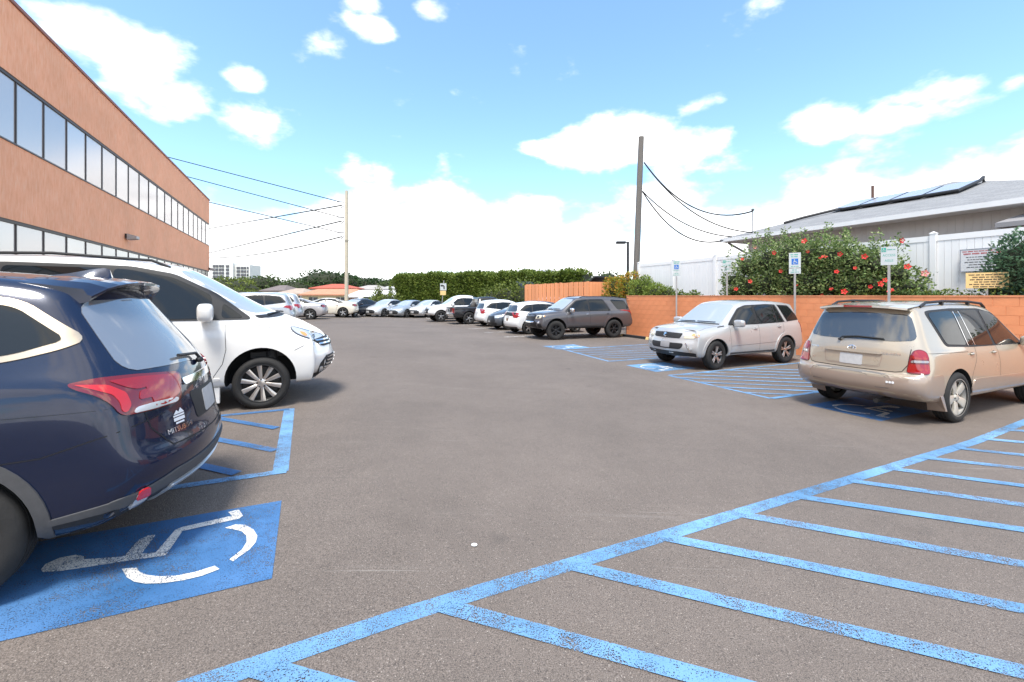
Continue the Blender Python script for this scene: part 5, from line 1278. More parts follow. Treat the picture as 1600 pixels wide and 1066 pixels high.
    rounded('weatherhead', (.16,.16,.14), mat('mast_dark', (.10,.10,.10), .6), mast, g(1.1,.75,ze+1.24))
    return root, g
house_root, house_g = house_right()
def house_pt(x, y, z): return house_root.matrix_basis @ Vector(house_g(x, y, z))

# ------------------------------------------------------------------ orange board gate round the bins
def bin_enclosure():
    a, b = at_v(820, 462, 14.05), at_v(921, 462, 14.05); d = Vector((b.x-a.x, b.y-a.y)); L = d.length; d.normalize()
    root = empty('bin_enclosure', (a.x, a.y, 0), math.atan2(d.y, d.x), 'orange board screen fence around the rubbish bins beyond the grey wagon', 'fence')
    m = noisy('orange_boards', (.80,.32,.14), .10, 2, .75, rnd=.07, stretch=(1,1,.2)); n = 30; w = L/n
    me = MB().box((.012, -.012, .1), (w-.012, .012, 2.62)).mesh('board'); me.materials.append(m)
    for k in range(n):
        o = bpy.data.objects.new('board', me); COL.objects.link(o); o.parent = root; o.location = (k*w, (-.03 if k % 2 else 0)+random.uniform(-.004, .004), random.uniform(-.02, .02))
    rt = MB().box((.006, -.012, .1), (.194, .012, 2.60)).mesh('board'); rt.materials.append(m)
    for k in range(12):
        o = bpy.data.objects.new('board', rt); COL.objects.link(o); o.parent = root; o.location = (L+.01, -.02+k*.2*1.0, 0); o.rotation_euler = (0, 0, R(90))
    for z in (.5, 1.4, 2.3): MB().box((0, .014, z), (L, .06, z+.09)).build('rail', m, root)
    dm = noisy('bin_green_black', (.02,.022,.024), .2, 4, .5)
    for px, lean, nm in ((838, -1, 'near the yellow shrub'), (912, 1, 'beside the croton bush')):
        q = at_v(px, 462, 15.6)
        r2 = empty('rubbish_bin', (q.x, q.y, 0), math.atan2(d.y, d.x), 'dark rubbish bin with its lid flung open, ' + nm, 'bin', 'bins behind the orange screen')
        MB().add([(-.9,-.6,.15),(.9,-.6,.15),(.9,.6,.15),(-.9,.6,.15),(-1,-.75,1.9),(1,-.75,1.9),(1,.7,2.1),(-1,.7,2.1)], [(0,3,2,1),(0,1,5,4),(1,2,6,5),(2,3,7,6),(3,0,4,7)]).build('bin_body', dm, r2)
        for k in (0, 1):
            y0 = -.7+k*.72
            MB().add([(lean*.85, y0, 2.35), (lean*.85, y0+.66, 2.35), (lean*2.2, y0+.66, 2.98), (lean*2.2, y0, 2.98), (lean*.87, y0, 2.27), (lean*.87, y0+.66, 2.27), (lean*2.22, y0+.66, 2.90), (lean*2.22, y0, 2.90)], [(0,1,2,3),(7,6,5,4),(0,4,5,1),(1,5,6,2),(2,6,7,3),(3,7,4,0)]).build('bin_lid', dm, r2)
        MB().bar((lean*.86, -.7, 2.1), (lean*.86, .7, 2.1), .06, .5).build('hinge', dm, r2)
bin_enclosure()

# ------------------------------------------------------------------ poles and wires
WOOD = noisy('weathered_pole', (.15,.135,.12), .15, 3, .9, .4, 12, stretch=(6,6,.4))
PALEP = noisy('pale_pole', (.50,.44,.33), .08, 3, .8, .2, 12, stretch=(4,4,.4))
def pole(px, ytop, Y, r0, r1, m, label, lean=0, base=0):
    t = at(px, ytop, Y); h = t.z-base
    o = empty('utility_pole', (t.x-lean, t.y, base), 0, label, 'utility pole')
    MB().tube([(0,0,-.3),(lean*.5,0,h*.5),(lean,0,h)], [r0,(r0+r1)/2,r1], 16).build('shaft', m, o, angle=50)
    return o, t
pl_o, pl_t = pole(541.5, 298, 45, .20, .15, PALEP, 'pale tapering utility pole left of centre above the cream coupe')
INS = mat('insulator', (.06,.06,.065), .4)
for y in (316, 340, 364):
    p = at(538, y, 45) - Vector(pl_o.location); MB().tube([p, p+Vector((-.75,.1,.06))], .05, 8).tube([p+Vector((0,0,-.33)), p+Vector((-.45,.2,-.62))], .04, 8).build('insulator', INS, pl_o)
MB().lathe([(.19,0),(.22,0),(.22,.12),(.19,.12)], 16, 'z', (0, 0, at(541,377,45).z)).build('band', mat('band_grey', (.3,.28,.22), .5), pl_o)
pr_o, pr_t = pole(1002, 214, 25, .185, .15, WOOD, 'tall dark weathered wood pole behind the white fence corner', .36, 1.2)
bolt = at(998, 293, 25) - Vector(pr_o.location); MB().lathe([(.0,.05),(.04,.05),(.05,0)], 10, 'y', tuple(bolt)).build('bolt', CHROME, pr_o)
WIRE = mat('wire', (.03,.03,.03), 1, spec=0); nwire = [0]
def wire(a, b, sag, label, r=.012, n=20):
    pts = [a + (b-a)*(k/n) + Vector((0, 0, -sag*4*(k/n)*(1-k/n))) for k in range(n+1)]
    o = MB().tube(pts, r, 6).build('utility_wire', WIRE); tag(o, label, 'wire', 'overhead wires')
for y, (ex, ey), nm in ((316,(60,193),'top'), (340,(85,221),'middle'), (364,(120,268),'lowest')):
    wire(at(533, y, 45.1), at(ex, ey, 48), .0, nm + ' of three wires rising left from the pale pole over the office roof', .045)
for y, (ex, ey), nm in ((321,(300,362),'top'), (345.5,(300,402),'middle'), (370,(300,401.5),'lowest')):
    wire(at(534, y, 45.2), at(ex, ey, 85), .0 if y < 350 else .9, nm + ' of three wires descending left from the pale pole to the office corner', .062)
wire(at(1006.5,254,25), house_pt(1.1,.7,4.5+1.16), 1.15, 'thick looped wire from the dark pole to the house mast', .034)
wire(at(1006.5,254.5,25), house_pt(1.5,.2,4.62), .9, 'thin wire from the upper fitting of the dark pole to the roof edge', .03)
wire(at(1004,299,25), house_pt(.6,.0,4.53), .55, 'shorter wire from the dark pole down to the eave', .03)
wire(at(1004,299.5,25), house_pt(.2,.0,4.42), 1.0, 'lowest sagging wire from the dark pole to the eave corner', .034)
wire(house_pt(.3,.1,4.35), at(1114,402,18.7), .0, 'slanting cable from the eave corner down behind the white fence', .012)
# street lamp
p = at(981, 378, 29); o = empty('street_lamp', (p.x, p.y, 0), 0, 'slim black street lamp with a flat box head left of the dark pole', 'street lamp'); LB = mat('lamp_black', (.025,.025,.028), .45, .3)
MB().box((-.07,-.07,0),(.07,.07,p.z)).build('lamp_post', LB, o); MB().bar((0,0,p.z-.05),(-.28,0,p.z-.05),.06,.06).build('lamp_arm', LB, o)
rounded('lamp_head', (.62,.34,.16), LB, o, (-.46,0,p.z-.05), (0,0,0), 2, None, .7)

# ------------------------------------------------------------------ signs
SIGNW = mat('sign_white', (.52,.54,.53), .4); SIGNB = mat('sign_blue', (.02,.14,.48), .4); SIGNG = mat('sign_green', (.03,.34,.25), .4); SIGNY = mat('sign_yellow', (.76,.53,.22), .5); SIGNK = mat('sign_black', (.02,.02,.02), .5); SIGNR = mat('sign_red', (.45,.03,.03), .5)
GALV = noisy('galvanised_post', (.40,.38,.36), .12, 8, .5, metal=.5)
def txt(s, x, z, size, m, parent, y=-.011, name='lettering', sx=1):
    cu = bpy.data.curves.new('t', 'FONT'); cu.body = s; cu.size = size; cu.align_x = 'CENTER'; cu.align_y = 'CENTER'; cu.resolution_u = 2
    o = bpy.data.objects.new('t', cu); COL.objects.link(o)
    me = bpy.data.meshes.new_from_object(o.evaluated_get(bpy.context.evaluated_depsgraph_get())); bpy.data.objects.remove(o)
    for v in me.vertices: v.co = Vector((x+v.co.x*sx, y, z+v.co.y))
    me.name = name; return link(name, me, m, parent)
def ink(x, z, w, h, m, parent, y=-.0125, name='faded_print'):
    """a row of small print too blurred to read: uneven marks in word-like runs"""
    q = MB(); a = x-w/2; r_ = random.Random(int(abs(z)*9973)+len(name))
    while a < x+w/2-.004:
        for _ in range(r_.randint(3, 7)):
            b = h*r_.uniform(.28, .5)
            if a+b > x+w/2: break
            hh = h*r_.uniform(.7, 1); q.box((a, y-.0006, z-hh/2), (a+b, y, z+hh/2)); a += b+h*.14
        a += h*.55
    o = q.build(name, m, parent); o['kind'] = 'stuff'; return o
def face_cam(p, turn=0): return math.atan2(p.y, p.x) - math.pi/2 + turn     # local -y looks back at the camera
def wheelchair_icon(x, z, s, m, parent, y=-.014):
    q = MB(); f = lambda a, b: (x+(a-.45)*s, y, z+(b-.5)*s)
    q.add([f(.36+.09*math.cos(k*.785), .92+.09*math.sin(k*.785)) for k in range(8)], [tuple(range(8))])
    q.add([f(*p) for p in [(.30,.82),(.42,.82),(.44,.62),(.66,.62),(.66,.54),(.45,.54),(.46,.47),(.74,.47),(.88,.16),(.78,.12),(.66,.38),(.34,.38)]], [tuple(range(12))])
    n = 14; pts = [f(.46+r*math.cos(R(120+170*k/n)), .30+r*math.sin(R(120+170*k/n))) for k in range(n+1) for r in (.33, .25)]
    q.add(pts, [(2*k, 2*k+2, 2*k+3, 2*k+1) for k in range(n)])
    return q.build('wheelchair_icon', m, parent)
def sign_post(px, ytop, v, label, kind, group='parking signs on posts', w=.305, base=0):
    p = at_v(px, ytop, v); o = empty('parking_sign', (p.x, p.y, base), face_cam(p, random.uniform(-.08, .08)), label, 'sign', group)
    t = p.z-base
    MB().box((-.028,-.006,-.1),(.028,.034,t-.02)).build('post', GALV, o)
    def pl(z0, z1, m=SIGNW, ww=w, nm='sign_plate'): return MB().box((-ww/2,-.010,z0),(ww/2,-.007,z1)).build(nm, m, o)
    if kind == 'isa':
        a = pl(t-.46, t); ink(0, t-.06, .22, .035, SIGNG, a); ink(0, t-.12, .20, .035, SIGNG, a)
        MB().box((-.085,-.0125,t-.36),(.085,-.0105,t-.18)).build('blue_square', SIGNB, a); wheelchair_icon(0, t-.27, .15, SIGNW, a, -.0145); ink(0, t-.415, .20, .022, SIGNG, a)
        b = pl(t-.64, t-.475); ink(0, t-.525, .14, .028, SIGNG, b); ink(0, t-.59, .22, .024, SIGNG, b)
    else:
        a = pl(t-.46, t, SIGNW); MB().box((-w/2+.015,-.0125,t-.125),(-w/2+.105,-.0105,t-.02)).build('green_square', SIGNG, a); wheelchair_icon(-w/2+.06, t-.072, .085, SIGNW, a, -.0145)
        ink(.05, t-.07, .17, .028, SIGNG, a); txt('ACCESS', 0, t-.215, .085, SIGNG, a, sx=.85); txt('AISLE', 0, t-.35, .085, SIGNG, a, sx=.85)
    return o
sign_post(1057, 407, 13.35, 'wheelchair parking sign on a thin post left of the silver car', 'isa')
sign_post(1136, 406, 14.0, 'small access aisle sign seen over the roof of the silver car', 'aisle', base=1.6)
sign_post(1242, 395, 13.35, 'wheelchair parking sign in front of the hibiscus between silver and champagne cars', 'isa')
sign_post(1389, 386, 13.35, 'access aisle sign on a post behind the champagne car', 'aisle', w=.32)
p = at_v(1542, 426, 14.15); o = empty('notice_board', (p.x, p.y, 1.6), face_cam(p), 'yellow orange notice plate on a short post by the right-hand shrub', 'sign')
t = p.z-1.6; MB().box((-.02,0,-.1),(.02,.03,t)).build('post', GALV, o); a = MB().box((-.34,-.010,t-.36),(.34,-.006,t)).build('sign_plate', SIGNY, o)
for k, w_ in enumerate((.58,.46,.54,.40,.56,.44)): ink(0, t-.05-k*.055, w_, .030, SIGNK, a, -.0125)
p = at_v(1535, 388, 15.40); o = empty('notice_board', (p.x, p.y, p.z), math.atan2(-U.y, -U.x), 'white notice board with red heading fixed on the white fence', 'sign')
a = MB().box((-.42,-.012,-.58),(.42,.0,0)).build('sign_plate', mat('sign_paper', (.66,.66,.66), .5), o)
q = MB()
for (x0,z0,x1,z1) in ((-.42,-.58,-.405,0),(.405,-.58,.42,0),(-.405,-.015,.405,0),(-.405,-.58,.405,-.565)): q.box((x0,-.018,z0),(x1,-.0125,z1))
q.build('frame', mat('sign_rim_grey', (.25,.26,.30), .5), o)
ink(0, -.065, .74, .030, SIGNR, a, -.0145); ink(0, -.125, .70, .040, SIGNR, a, -.0145)
for k, w_ in enumerate((.60,.56,.66,.50,.58)): ink(0, -.21-k*.065, w_, .024, SIGNK, a, -.0145)
# arrow sign in the lane
b0 = G(689, 496); p = at(693, 443, b0.y); o = empty('arrow_sign', (b0.x, b0.y, ground_z(*b0)), face_cam(b0), 'leaning sign post with a left turn arrow above a yellow plate', 'sign')
zt = p.z-ground_z(*b0); ln = (p.x-b0.x)
MB().tube([(0,0,-.1),(ln*1.15,0,zt+.25)], .035, 8).build('post', GALV, o); MB().box((-.35,-.25,0),(.35,.25,.06)).build('post_base', noisy('base_concrete', (.4,.38,.35), .15, 5, .9), o)
sh = lambda z: ln*z/zt
a = MB().box((sh(zt-.3)-.26,-.06,zt-.58),(sh(zt-.3)+.26,-.045,zt)).build('arrow_plate', SIGNW, o)
q = MB(); c = sh(zt-.3); f = lambda x, z: (c+x, -.065, zt-.30+z)
q.add([f(.02,-.18),(f(.12,-.18)),f(.12,.06),f(.02,.16),f(-.08,.16),f(-.08,.24),f(-.24,.11),f(-.08,-.02),f(-.08,.06),f(.0,.06)], [tuple(range(10))]); q.build('arrow', SIGNK, a)
MB().box((c-.26,-.06,zt-.98),(c+.22,-.045,zt-.62)).build('yellow_plate', SIGNY, o)
# wheel stops
def wheel_stop(px, py, label, m2=SIGNY):
    g_ = G(px, py); o = empty('wheel_stop', (g_.x, g_.y, ground_z(*g_)), math.atan2(U.y, U.x), label, 'wheel stop', 'wheel stops along the wall')
    f = lambda x0, x1: MB().add([(x0,-.08,0),(x1,-.08,0),(x1,.08,0),(x0,.08,0),(x0,-.05,.10),(x1,-.05,.10),(x1,.05,.10),(x0,.05,.10)], [(0,3,2,1),(4,5,6,7),(0,1,5,4),(1,2,6,5),(2,3,7,6),(3,0,4,7)])
    f(-.75,.75).build('block', BLACKP, o); f(-.90,-.752).build('end_cap', m2, o); f(.752,.90).build('end_cap', m2, o)
wheel_stop(992, 528, 'black wheel stop behind the grey wagon'); wheel_stop(1032, 533, 'yellow ended wheel stop at the orange wall left of the silver car'); wheel_stop(1262, 556, 'yellow ended wheel stop behind the silver car')

# ------------------------------------------------------------------ far houses and tower block
def far_house(px0, px1, yr, ye, yb, Y, roofc, wallc, label, storeys=1, depth=9, hip=.35, rot=0):
    a, b = at(px0, ye, Y), at(px1, ye, Y); W = (b.x-a.x); zr = at(0, yr, Y).z; ze = a.z; zb = at(0, yb, Y).z
    o = empty('far_house', (a.x, a.y, zb), rot, label, 'house', 'houses beyond the lot')
    wm = noisy('far_wall_%d_%d_%d' % tuple(int(c*99) for c in wallc), wallc, .06, .5, .85); rm = noisy('far_roof_%d_%d_%d' % tuple(int(c*99) for c in roofc), roofc, .15, 1.5, .9)
    h = ze-zb
    MB().box((.4, .4, -3), (W-.4, depth-.4, h)).build('wall', wm, o)
    x = hip*W if hip*W < depth/2 else depth/2
    r = MB().add([(0,0,h),(W,0,h),(W,depth,h),(0,depth,h),(x,depth/2,zr-zb),(W-x,depth/2,zr-zb),(0,0,h-.18),(W,0,h-.18),(W,depth,h-.18),(0,depth,h-.18)], [(0,1,5,4),(1,2,5),(2,3,4,5),(3,0,4),(0,6,7,1),(1,7,8,2),(2,8,9,3),(3,9,6,0),(6,9,8,7)]).build('roof', rm, o)
    n = max(2, int(W/3.2)); wd = mat('far_window', (.05,.055,.06), .2)
    for s in range(storeys):
        for k in range(n):
            cx = W*(k+.5)/n; cz = h - .95 - s*2.7
            if cz < -2: continue
            w_ = MB().box((cx-.65,.36,cz-.5),(cx+.65,.42,cz+.5)).build('window', wd, o); MB().box((cx-.04,.33,cz-.5),(cx+.04,.355,cz+.5)).box((cx-.72,.33,cz-.58),(cx+.72,.355,cz-.5)).build('frame', SIGNW, w_)
    return o
far_house(482, 546, 443, 450, 458, 88, (.42,.10,.06), (.62,.52,.40), 'two storey house with a red tiled roof left of the pale pole', 1)
far_house(466, 552, 451, 460, 472, 66, (.46,.22,.13), (.62,.54,.33), 'long house with terracotta roof and yellowish walls under the red roof', 1, hip=.12)
far_house(404, 444, 445, 454, 464, 84, (.16,.13,.12), (.50,.46,.42), 'dark brown roofed house left behind the silver crossover', 1)
far_house(424, 473, 450, 459, 471, 72, (.36,.28,.22), (.58,.52,.44), 'tan hip roofed house between brown and terracotta roofs', 1)
far_house(538, 640, 453, 463, 475, 62, (.62,.60,.57), (.34,.24,.18), 'low house with a pale flat-pitched roof right of the pale pole', 1, hip=.06)
far_house(546, 600, 445, 452, 460, 98, (.34,.31,.28), (.56,.52,.46), 'grey brown roofed house right of the pale pole in the distance', 1)
far_house(590, 628, 445, 452, 460, 104, (.44,.43,.42), (.60,.58,.54), 'light grey roofed house beside the tall hedge end', 1)
far_house(822, 892, 418, 434, 446, 62, (.30,.30,.31), (.5,.48,.46), 'grey hip roof just showing above the tall hedge', 1, hip=.4)
def tower():
    Y = 320; a = at(331, 411, Y); o = empty('apartment_tower', (a.x, a.y, -6), 0, 'white high-rise apartment block with dark balconies on the left horizon', 'building')
    S = Y/690; H = a.z+6; wm = noisy('tower_white', (.70,.68,.64), .04, .1, .8); dk = mat('tower_dark', (.09,.09,.10), .4)
    MB().box((0,0,0),(33*S,14,H)).build('wall', wm, o); MB().box((33.2*S,2,0),(57*S,16,H-1.2)).build('wall', wm, o); MB().box((8*S,4,H),(22*S,10,H+1.6)).build('roof_house', wm, o)
    for x0, x1, top, y in ((2,5.6,H-1.5,0),(6.6,10,H-1.5,0),(11.4,14.4,H-1.5,0),(15.4,19,H-1.5,0),(22.5,27,H-1.6,0),(36.5,41.5,H-2.7,2),(43,47,H-2.7,2),(48,51,H-2.7,2),(52.8,54.8,H-2.7,2)):
        for k in range(11):
            z1 = top-k*2.55
            MB().box((x0*S,y-.5,z1-1.75),(x1*S,y-.02,z1)).build('balcony_window', dk, o)
tower()
# ================================================================== trees and plants
def leaf_mat(name, cols, rough=.55):
    if name in MATS: return MATS[name]
    m = mat(name, cols[0], rough, spec=.35); t = NT(m)
    n = t.noise(t.pos(), 2.3, 3, .6); g = t.N.new('ShaderNodeNewGeometry').outputs['Random Per Island']
    f = t.math('ADD', t.math('MULTIPLY', g, .65), t.math('MULTIPLY', n, .35))
    k = len(cols); t.col(t.ramp(f, [(.12+.76*i/(k-1), c) for i, c in enumerate(cols)]))
    tr = t.N.new('ShaderNodeBsdfTranslucent'); mx = t.N.new('ShaderNodeMixShader'); mx.inputs[0].default_value = .28
    t.L.new(t.b.inputs['Base Color'].links[0].from_socket, tr.inputs[0]); t.L.new(t.b.outputs[0], mx.inputs[1]); t.L.new(tr.outputs[0], mx.inputs[2]); t.L.new(mx.outputs[0], t.N['Material Output'].inputs[0])
    return m
def leaves(pts, size, name, m, parent=None, rs=None, aspect=.55, up=.35, strap=False):
    """pts: (position, outward direction); each becomes one folded leaf"""
    rs = rs or random.Random(3); vs, fs = [], []
    for p, n in pts:
        s = size*rs.uniform(.6, 1.25)
        d = (Vector((rs.gauss(0,1), rs.gauss(0,1), rs.gauss(0,.7))) + n*1.1 + Vector((0,0,up))).normalized()
        a = d.orthogonal().normalized(); a.rotate(Matrix.Rotation(rs.uniform(0, 6.28), 3, d)); b = d.cross(a)
        w = s*aspect*.5; fold = b*s*.10; i = len(vs)
        vs += [tuple(p), tuple(p+d*s*.45+a*w+fold), tuple(p+d*s), tuple(p+d*s*.45-a*w+fold), tuple(p+d*s*.5-b*s*.02)]
        fs += [(i, i+1, i+4), (i+1, i+2, i+4), (i+2, i+3, i+4), (i+3, i, i+4)]
    me = bpy.data.meshes.new(name); me.from_pydata(vs, [], fs); me.update()
    return link(name, me, m, parent)
def blob_pts(blobs, n, rs, inner=.55, flat=1.0):
    """points through a set of ellipsoids (centre, radii), denser toward their skins"""
    tot = sum(b[1].x*b[1].z for b in blobs); out = []
    for c, r in blobs:
        for _ in range(int(n*r.x*r.z/tot)):
            d = Vector((rs.gauss(0,1), rs.gauss(0,1), rs.gauss(0,1))).normalized(); k = inner+(1-inner)*rs.random()**.6
            k *= 1+.10*math.sin(d.x*5+c.x)+.08*math.sin(d.z*7+c.y*2)
            out.append((c+Vector((d.x*r.x, d.y*r.y, d.z*r.z))*k, d))
    return out
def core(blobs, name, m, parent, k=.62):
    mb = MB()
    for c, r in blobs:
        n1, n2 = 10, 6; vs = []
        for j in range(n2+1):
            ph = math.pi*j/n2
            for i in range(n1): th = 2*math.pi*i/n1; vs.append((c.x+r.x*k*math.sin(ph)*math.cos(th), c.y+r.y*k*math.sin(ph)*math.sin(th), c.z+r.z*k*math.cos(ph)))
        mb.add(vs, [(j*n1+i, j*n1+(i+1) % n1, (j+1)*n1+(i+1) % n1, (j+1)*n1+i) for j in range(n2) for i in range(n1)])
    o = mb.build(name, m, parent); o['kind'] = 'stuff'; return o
BARK = noisy('bark', (.12,.09,.065), .3, 4, .95, .5, 20); LEAFCORE = noisy('foliage_core', (.030,.035,.018), .3, 5, .95)  # foliage cores: solid near-black fill that blocks gaps between leaves
G_HIB = leaf_mat('hibiscus_leaves', [(.045,.085,.025), (.13,.20,.055), (.24,.32,.11), (.42,.46,.21)])
G_HEDGE = leaf_mat('hedge_leaves', [(.05,.085,.012), (.10,.15,.02), (.16,.21,.035), (.25,.29,.06)])
G_DARK = leaf_mat('dark_tree_leaves', [(.018,.042,.014), (.035,.075,.020), (.06,.11,.03)])
G_MID = leaf_mat('mid_tree_leaves', [(.035,.065,.018), (.07,.11,.03), (.12,.16,.045)])
G_LIGHT = leaf_mat('light_leaves', [(.07,.10,.015), (.13,.17,.03), (.22,.25,.05)])
G_CROT = leaf_mat('croton_leaves', [(.08,.13,.015), (.22,.25,.03), (.45,.30,.03), (.50,.16,.02)])
G_RIGHT = leaf_mat('blue_green_leaves', [(.035,.085,.045), (.08,.16,.08), (.16,.25,.14)])
rs = random.Random(11)
# ---- hibiscus behind the wall
def plant_root(name, p, label, cat='shrub', group=None): return empty(name, tuple(p), 0, label, cat, group)
def rebase(o, root):
    o.parent = root; o.matrix_parent_inverse = Matrix.Translation(-Vector(root.location)); return o
def hibiscus():
    b0 = uv(10.6, 14.55); root = plant_root('hibiscus_bush', (b0.x, b0.y, 1.62), 'large hibiscus bush with red flowers leaning over the orange wall')
    bl = []
    for px, yt, w in ((1148,424,.6),(1172,394,.72),(1205,380,.8),(1240,370,.85),(1275,374,.85),(1310,372,.8),(1340,384,.7),(1370,388,.6),(1400,412,.5),(1424,438,.4)):
        t = at_v(px, yt, 14.55); h = t.z-1.6
        bl.append((Vector((t.x, t.y, 1.6+h*.70)), Vector((w*.95, .60, h*.30)))); bl.append((Vector((t.x, t.y, 1.6+h*.30)), Vector((w*.9, .55, h*.34))))
    pts = blob_pts(bl, 21000, rs, .45)
    for _ in range(70):                                       # long whips standing out of the top
        c, r = rs.choice(bl[::2]); q = c+Vector((rs.uniform(-1,1)*r.x, rs.uniform(-.4,.4), r.z*.7)); d = Vector((rs.uniform(-.5,.5), rs.uniform(-.4,.4), 1)).normalized(); L = rs.uniform(.25, .75)
        for k in range(26): pts.append((q+d*L*k/25+Vector((rs.gauss(0,.03), rs.gauss(0,.03), 0)), Vector((rs.gauss(0,1), rs.gauss(0,1), .3))))
    rebase(leaves(pts, .095, 'foliage', G_HIB, None, rs), root); rebase(core(bl, 'inner_core', LEAFCORE, None, .55), root)
    st = MB()
    for _ in range(26):
        c, r = rs.choice(bl); st.tube([(c.x+rs.uniform(-.3,.3), c.y, 1.5), c+Vector((rs.uniform(-.3,.3), rs.uniform(-.3,.3), r.z*.6))], [.03,.012], 6)
    rebase(st.build('stems', BARK, None), root)
    red = mat('hibiscus_red', (.62,.03,.025), .5); pink = mat('hibiscus_pink', (.70,.25,.22), .5); yel = mat('stamen', (.8,.5,.1), .6)
    fl = MB()
    for k in range(5):
        t = 2*math.pi*k/5; c_, s_ = math.cos(t), math.sin(t); R2 = lambda x, y: (x*c_-y*s_, x*s_+y*c_)
        a = R2(.012,0); b = R2(.05,.034); d = R2(.085,.0); e = R2(.05,-.034)
        fl.add([(a[0],a[1],0),(b[0],b[1],.025),(d[0],d[1],.016),(e[0],e[1],.03)], [(0,1,2,3)])
    fm = fl.mesh('flower'); fm.materials.append(red); fp = fm.copy(); fp.materials[0] = pink
    stm = MB().tube([(0,0,0),(0,0,.075)], [.006,.004], 5).mesh('stamen'); stm.materials.append(yel)
    spots = [(1160,405),(1172,440),(1210,395),(1242,410),(1257,377),(1262,393),(1281,404),(1288,402),(1313,397),(1307,425),(1336,419),(1351,401),(1299,452),(1319,456),(1360,448),(1375,444),(1383,438),(1285,461),(1245,445),(1418,417),(1445,427),(1411,376),(1150,452),(1220,424),(1180,387),(1392,455)]
    for i, (px, py) in enumerate(spots):
        p = at_v(px, py, 13.85 + rs.uniform(0, .15)); o = bpy.data.objects.new('flower', fp if i in (20, 24) else fm); COL.objects.link(o)
        o.location = p; d = Vector((-p.x, -p.y, 3)).normalized(); d = (d+Vector((rs.gauss(0,.3), rs.gauss(0,.3), rs.gauss(0,.3)))).normalized(); o.rotation_euler = d.to_track_quat('Z','Y').to_euler(); o.scale = [rs.uniform(.55,1.15)]*3
        rebase(o, root); s = bpy.data.objects.new('stamen', stm); COL.objects.link(s); s.parent = o
hibiscus()
def shrub(name, label, spec, v, n, size, m, base=1.6, cat='shrub', aspect=.55, dep=.6, group=None):
    """spec: (px, y top, half width m)"""
    bl = []
    for px, yt, w in spec:
        t = at_v(px, yt, v); h = max(.2, t.z-base); bl.append((Vector((t.x, t.y, base+h*.52)), Vector((w, dep, h*.5))))
    p0 = bl[0][0]; root = plant_root(name, (p0.x, p0.y, base), label, cat, group)
    rebase(leaves(blob_pts(bl, n, rs, .5), size, 'foliage', m, None, rs, aspect), root); rebase(core(bl, 'inner_core', LEAFCORE, None, .6), root)
    st = MB()
    for c, r in bl: st.tube([(c.x, c.y, base-.2), (c.x, c.y, c.z)], [.05,.02], 6)
    rebase(st.build('stems', BARK, None), root); return root
shrub('leafy_shrub', 'dense blue green shrub rising at the right picture edge behind the wall', [(1572,400,.30),(1585,368,.36),(1605,355,.45),(1640,380,.5),(1572,440,.35)], 14.5, 5200, .085, G_RIGHT)
shrub('croton_bush', 'yellow and orange croton bush at the left end of the orange wall', [(962,430,.62),(984,427,.62)], 15.0, 3000, .13, G_CROT, 1.3)
shrub('leafy_shrub', 'rounded green shrub right of the croton', [(1005,432,.7),(1024,443,.55)], 14.7, 4200, .10, leaf_mat('fresh_leaves', [(.09,.14,.02), (.18,.25,.04), (.30,.36,.08)]), 1.3)
shrub('leafy_shrub', 'low green shrub trailing along the wall top left of the silver car', [(1042,449,.42),(1060,455,.35),(1085,455,.35)], 14.3, 1500, .09, G_HEDGE, 1.5, dep=.3)
shrub('leafy_shrub', 'loose light green shrub between the bins and croton', [(940,432,.7),(925,440,.7)], 17.5, 1800, .16, G_MID, 1.0)
def strap_plant():
    p = at_v(1448, 462, 14.3); root = plant_root('strap_leaf_plant', (p.x, p.y, 1.6), 'clump of long arching strap leaves right of the hibiscus')
    mb = MB()
    for _ in range(150):
        a = rs.uniform(0, 6.28); L = rs.uniform(.5, .95); b = Vector((p.x+rs.gauss(0,.32)*V.y*1.0, p.y+rs.gauss(0,.25), 1.6)); d = Vector((math.cos(a), math.sin(a), 0)); sd = Vector((-d.y, d.x, 0))*.014
        P = [b+d*L*q*.75+Vector((0,0,L*(1.25*q-.95*q*q))) for q in (0,.25,.5,.75,1)]
        mb.add([v for q, w_ in zip(P, (1,1.2,1,.7,.1)) for v in (q-sd*w_, q+sd*w_)], [(2*i,2*i+1,2*i+3,2*i+2) for i in range(4)])
    rebase(mb.build('strap_leaves', leaf_mat('strap', [(.05,.10,.03),(.10,.17,.05),(.16,.23,.08)]), None), root)
strap_plant()
# ground cover along the wall top: nobody could count it
pts = []
for _ in range(5200):
    u = rs.uniform(1.5, 16.6); q = uv(u, 13.95+abs(rs.gauss(0,.28))); pts.append((Vector((q.x, q.y, 1.62+rs.random()**2*.30*(1.2 if u < 8 else .6))), Vector((rs.gauss(0,.5), rs.gauss(0,.5), .6))))
tag(leaves(pts, .085, 'ground_cover', G_LIGHT, None, rs), 'low green ground cover along the top of the orange wall', kind='stuff')
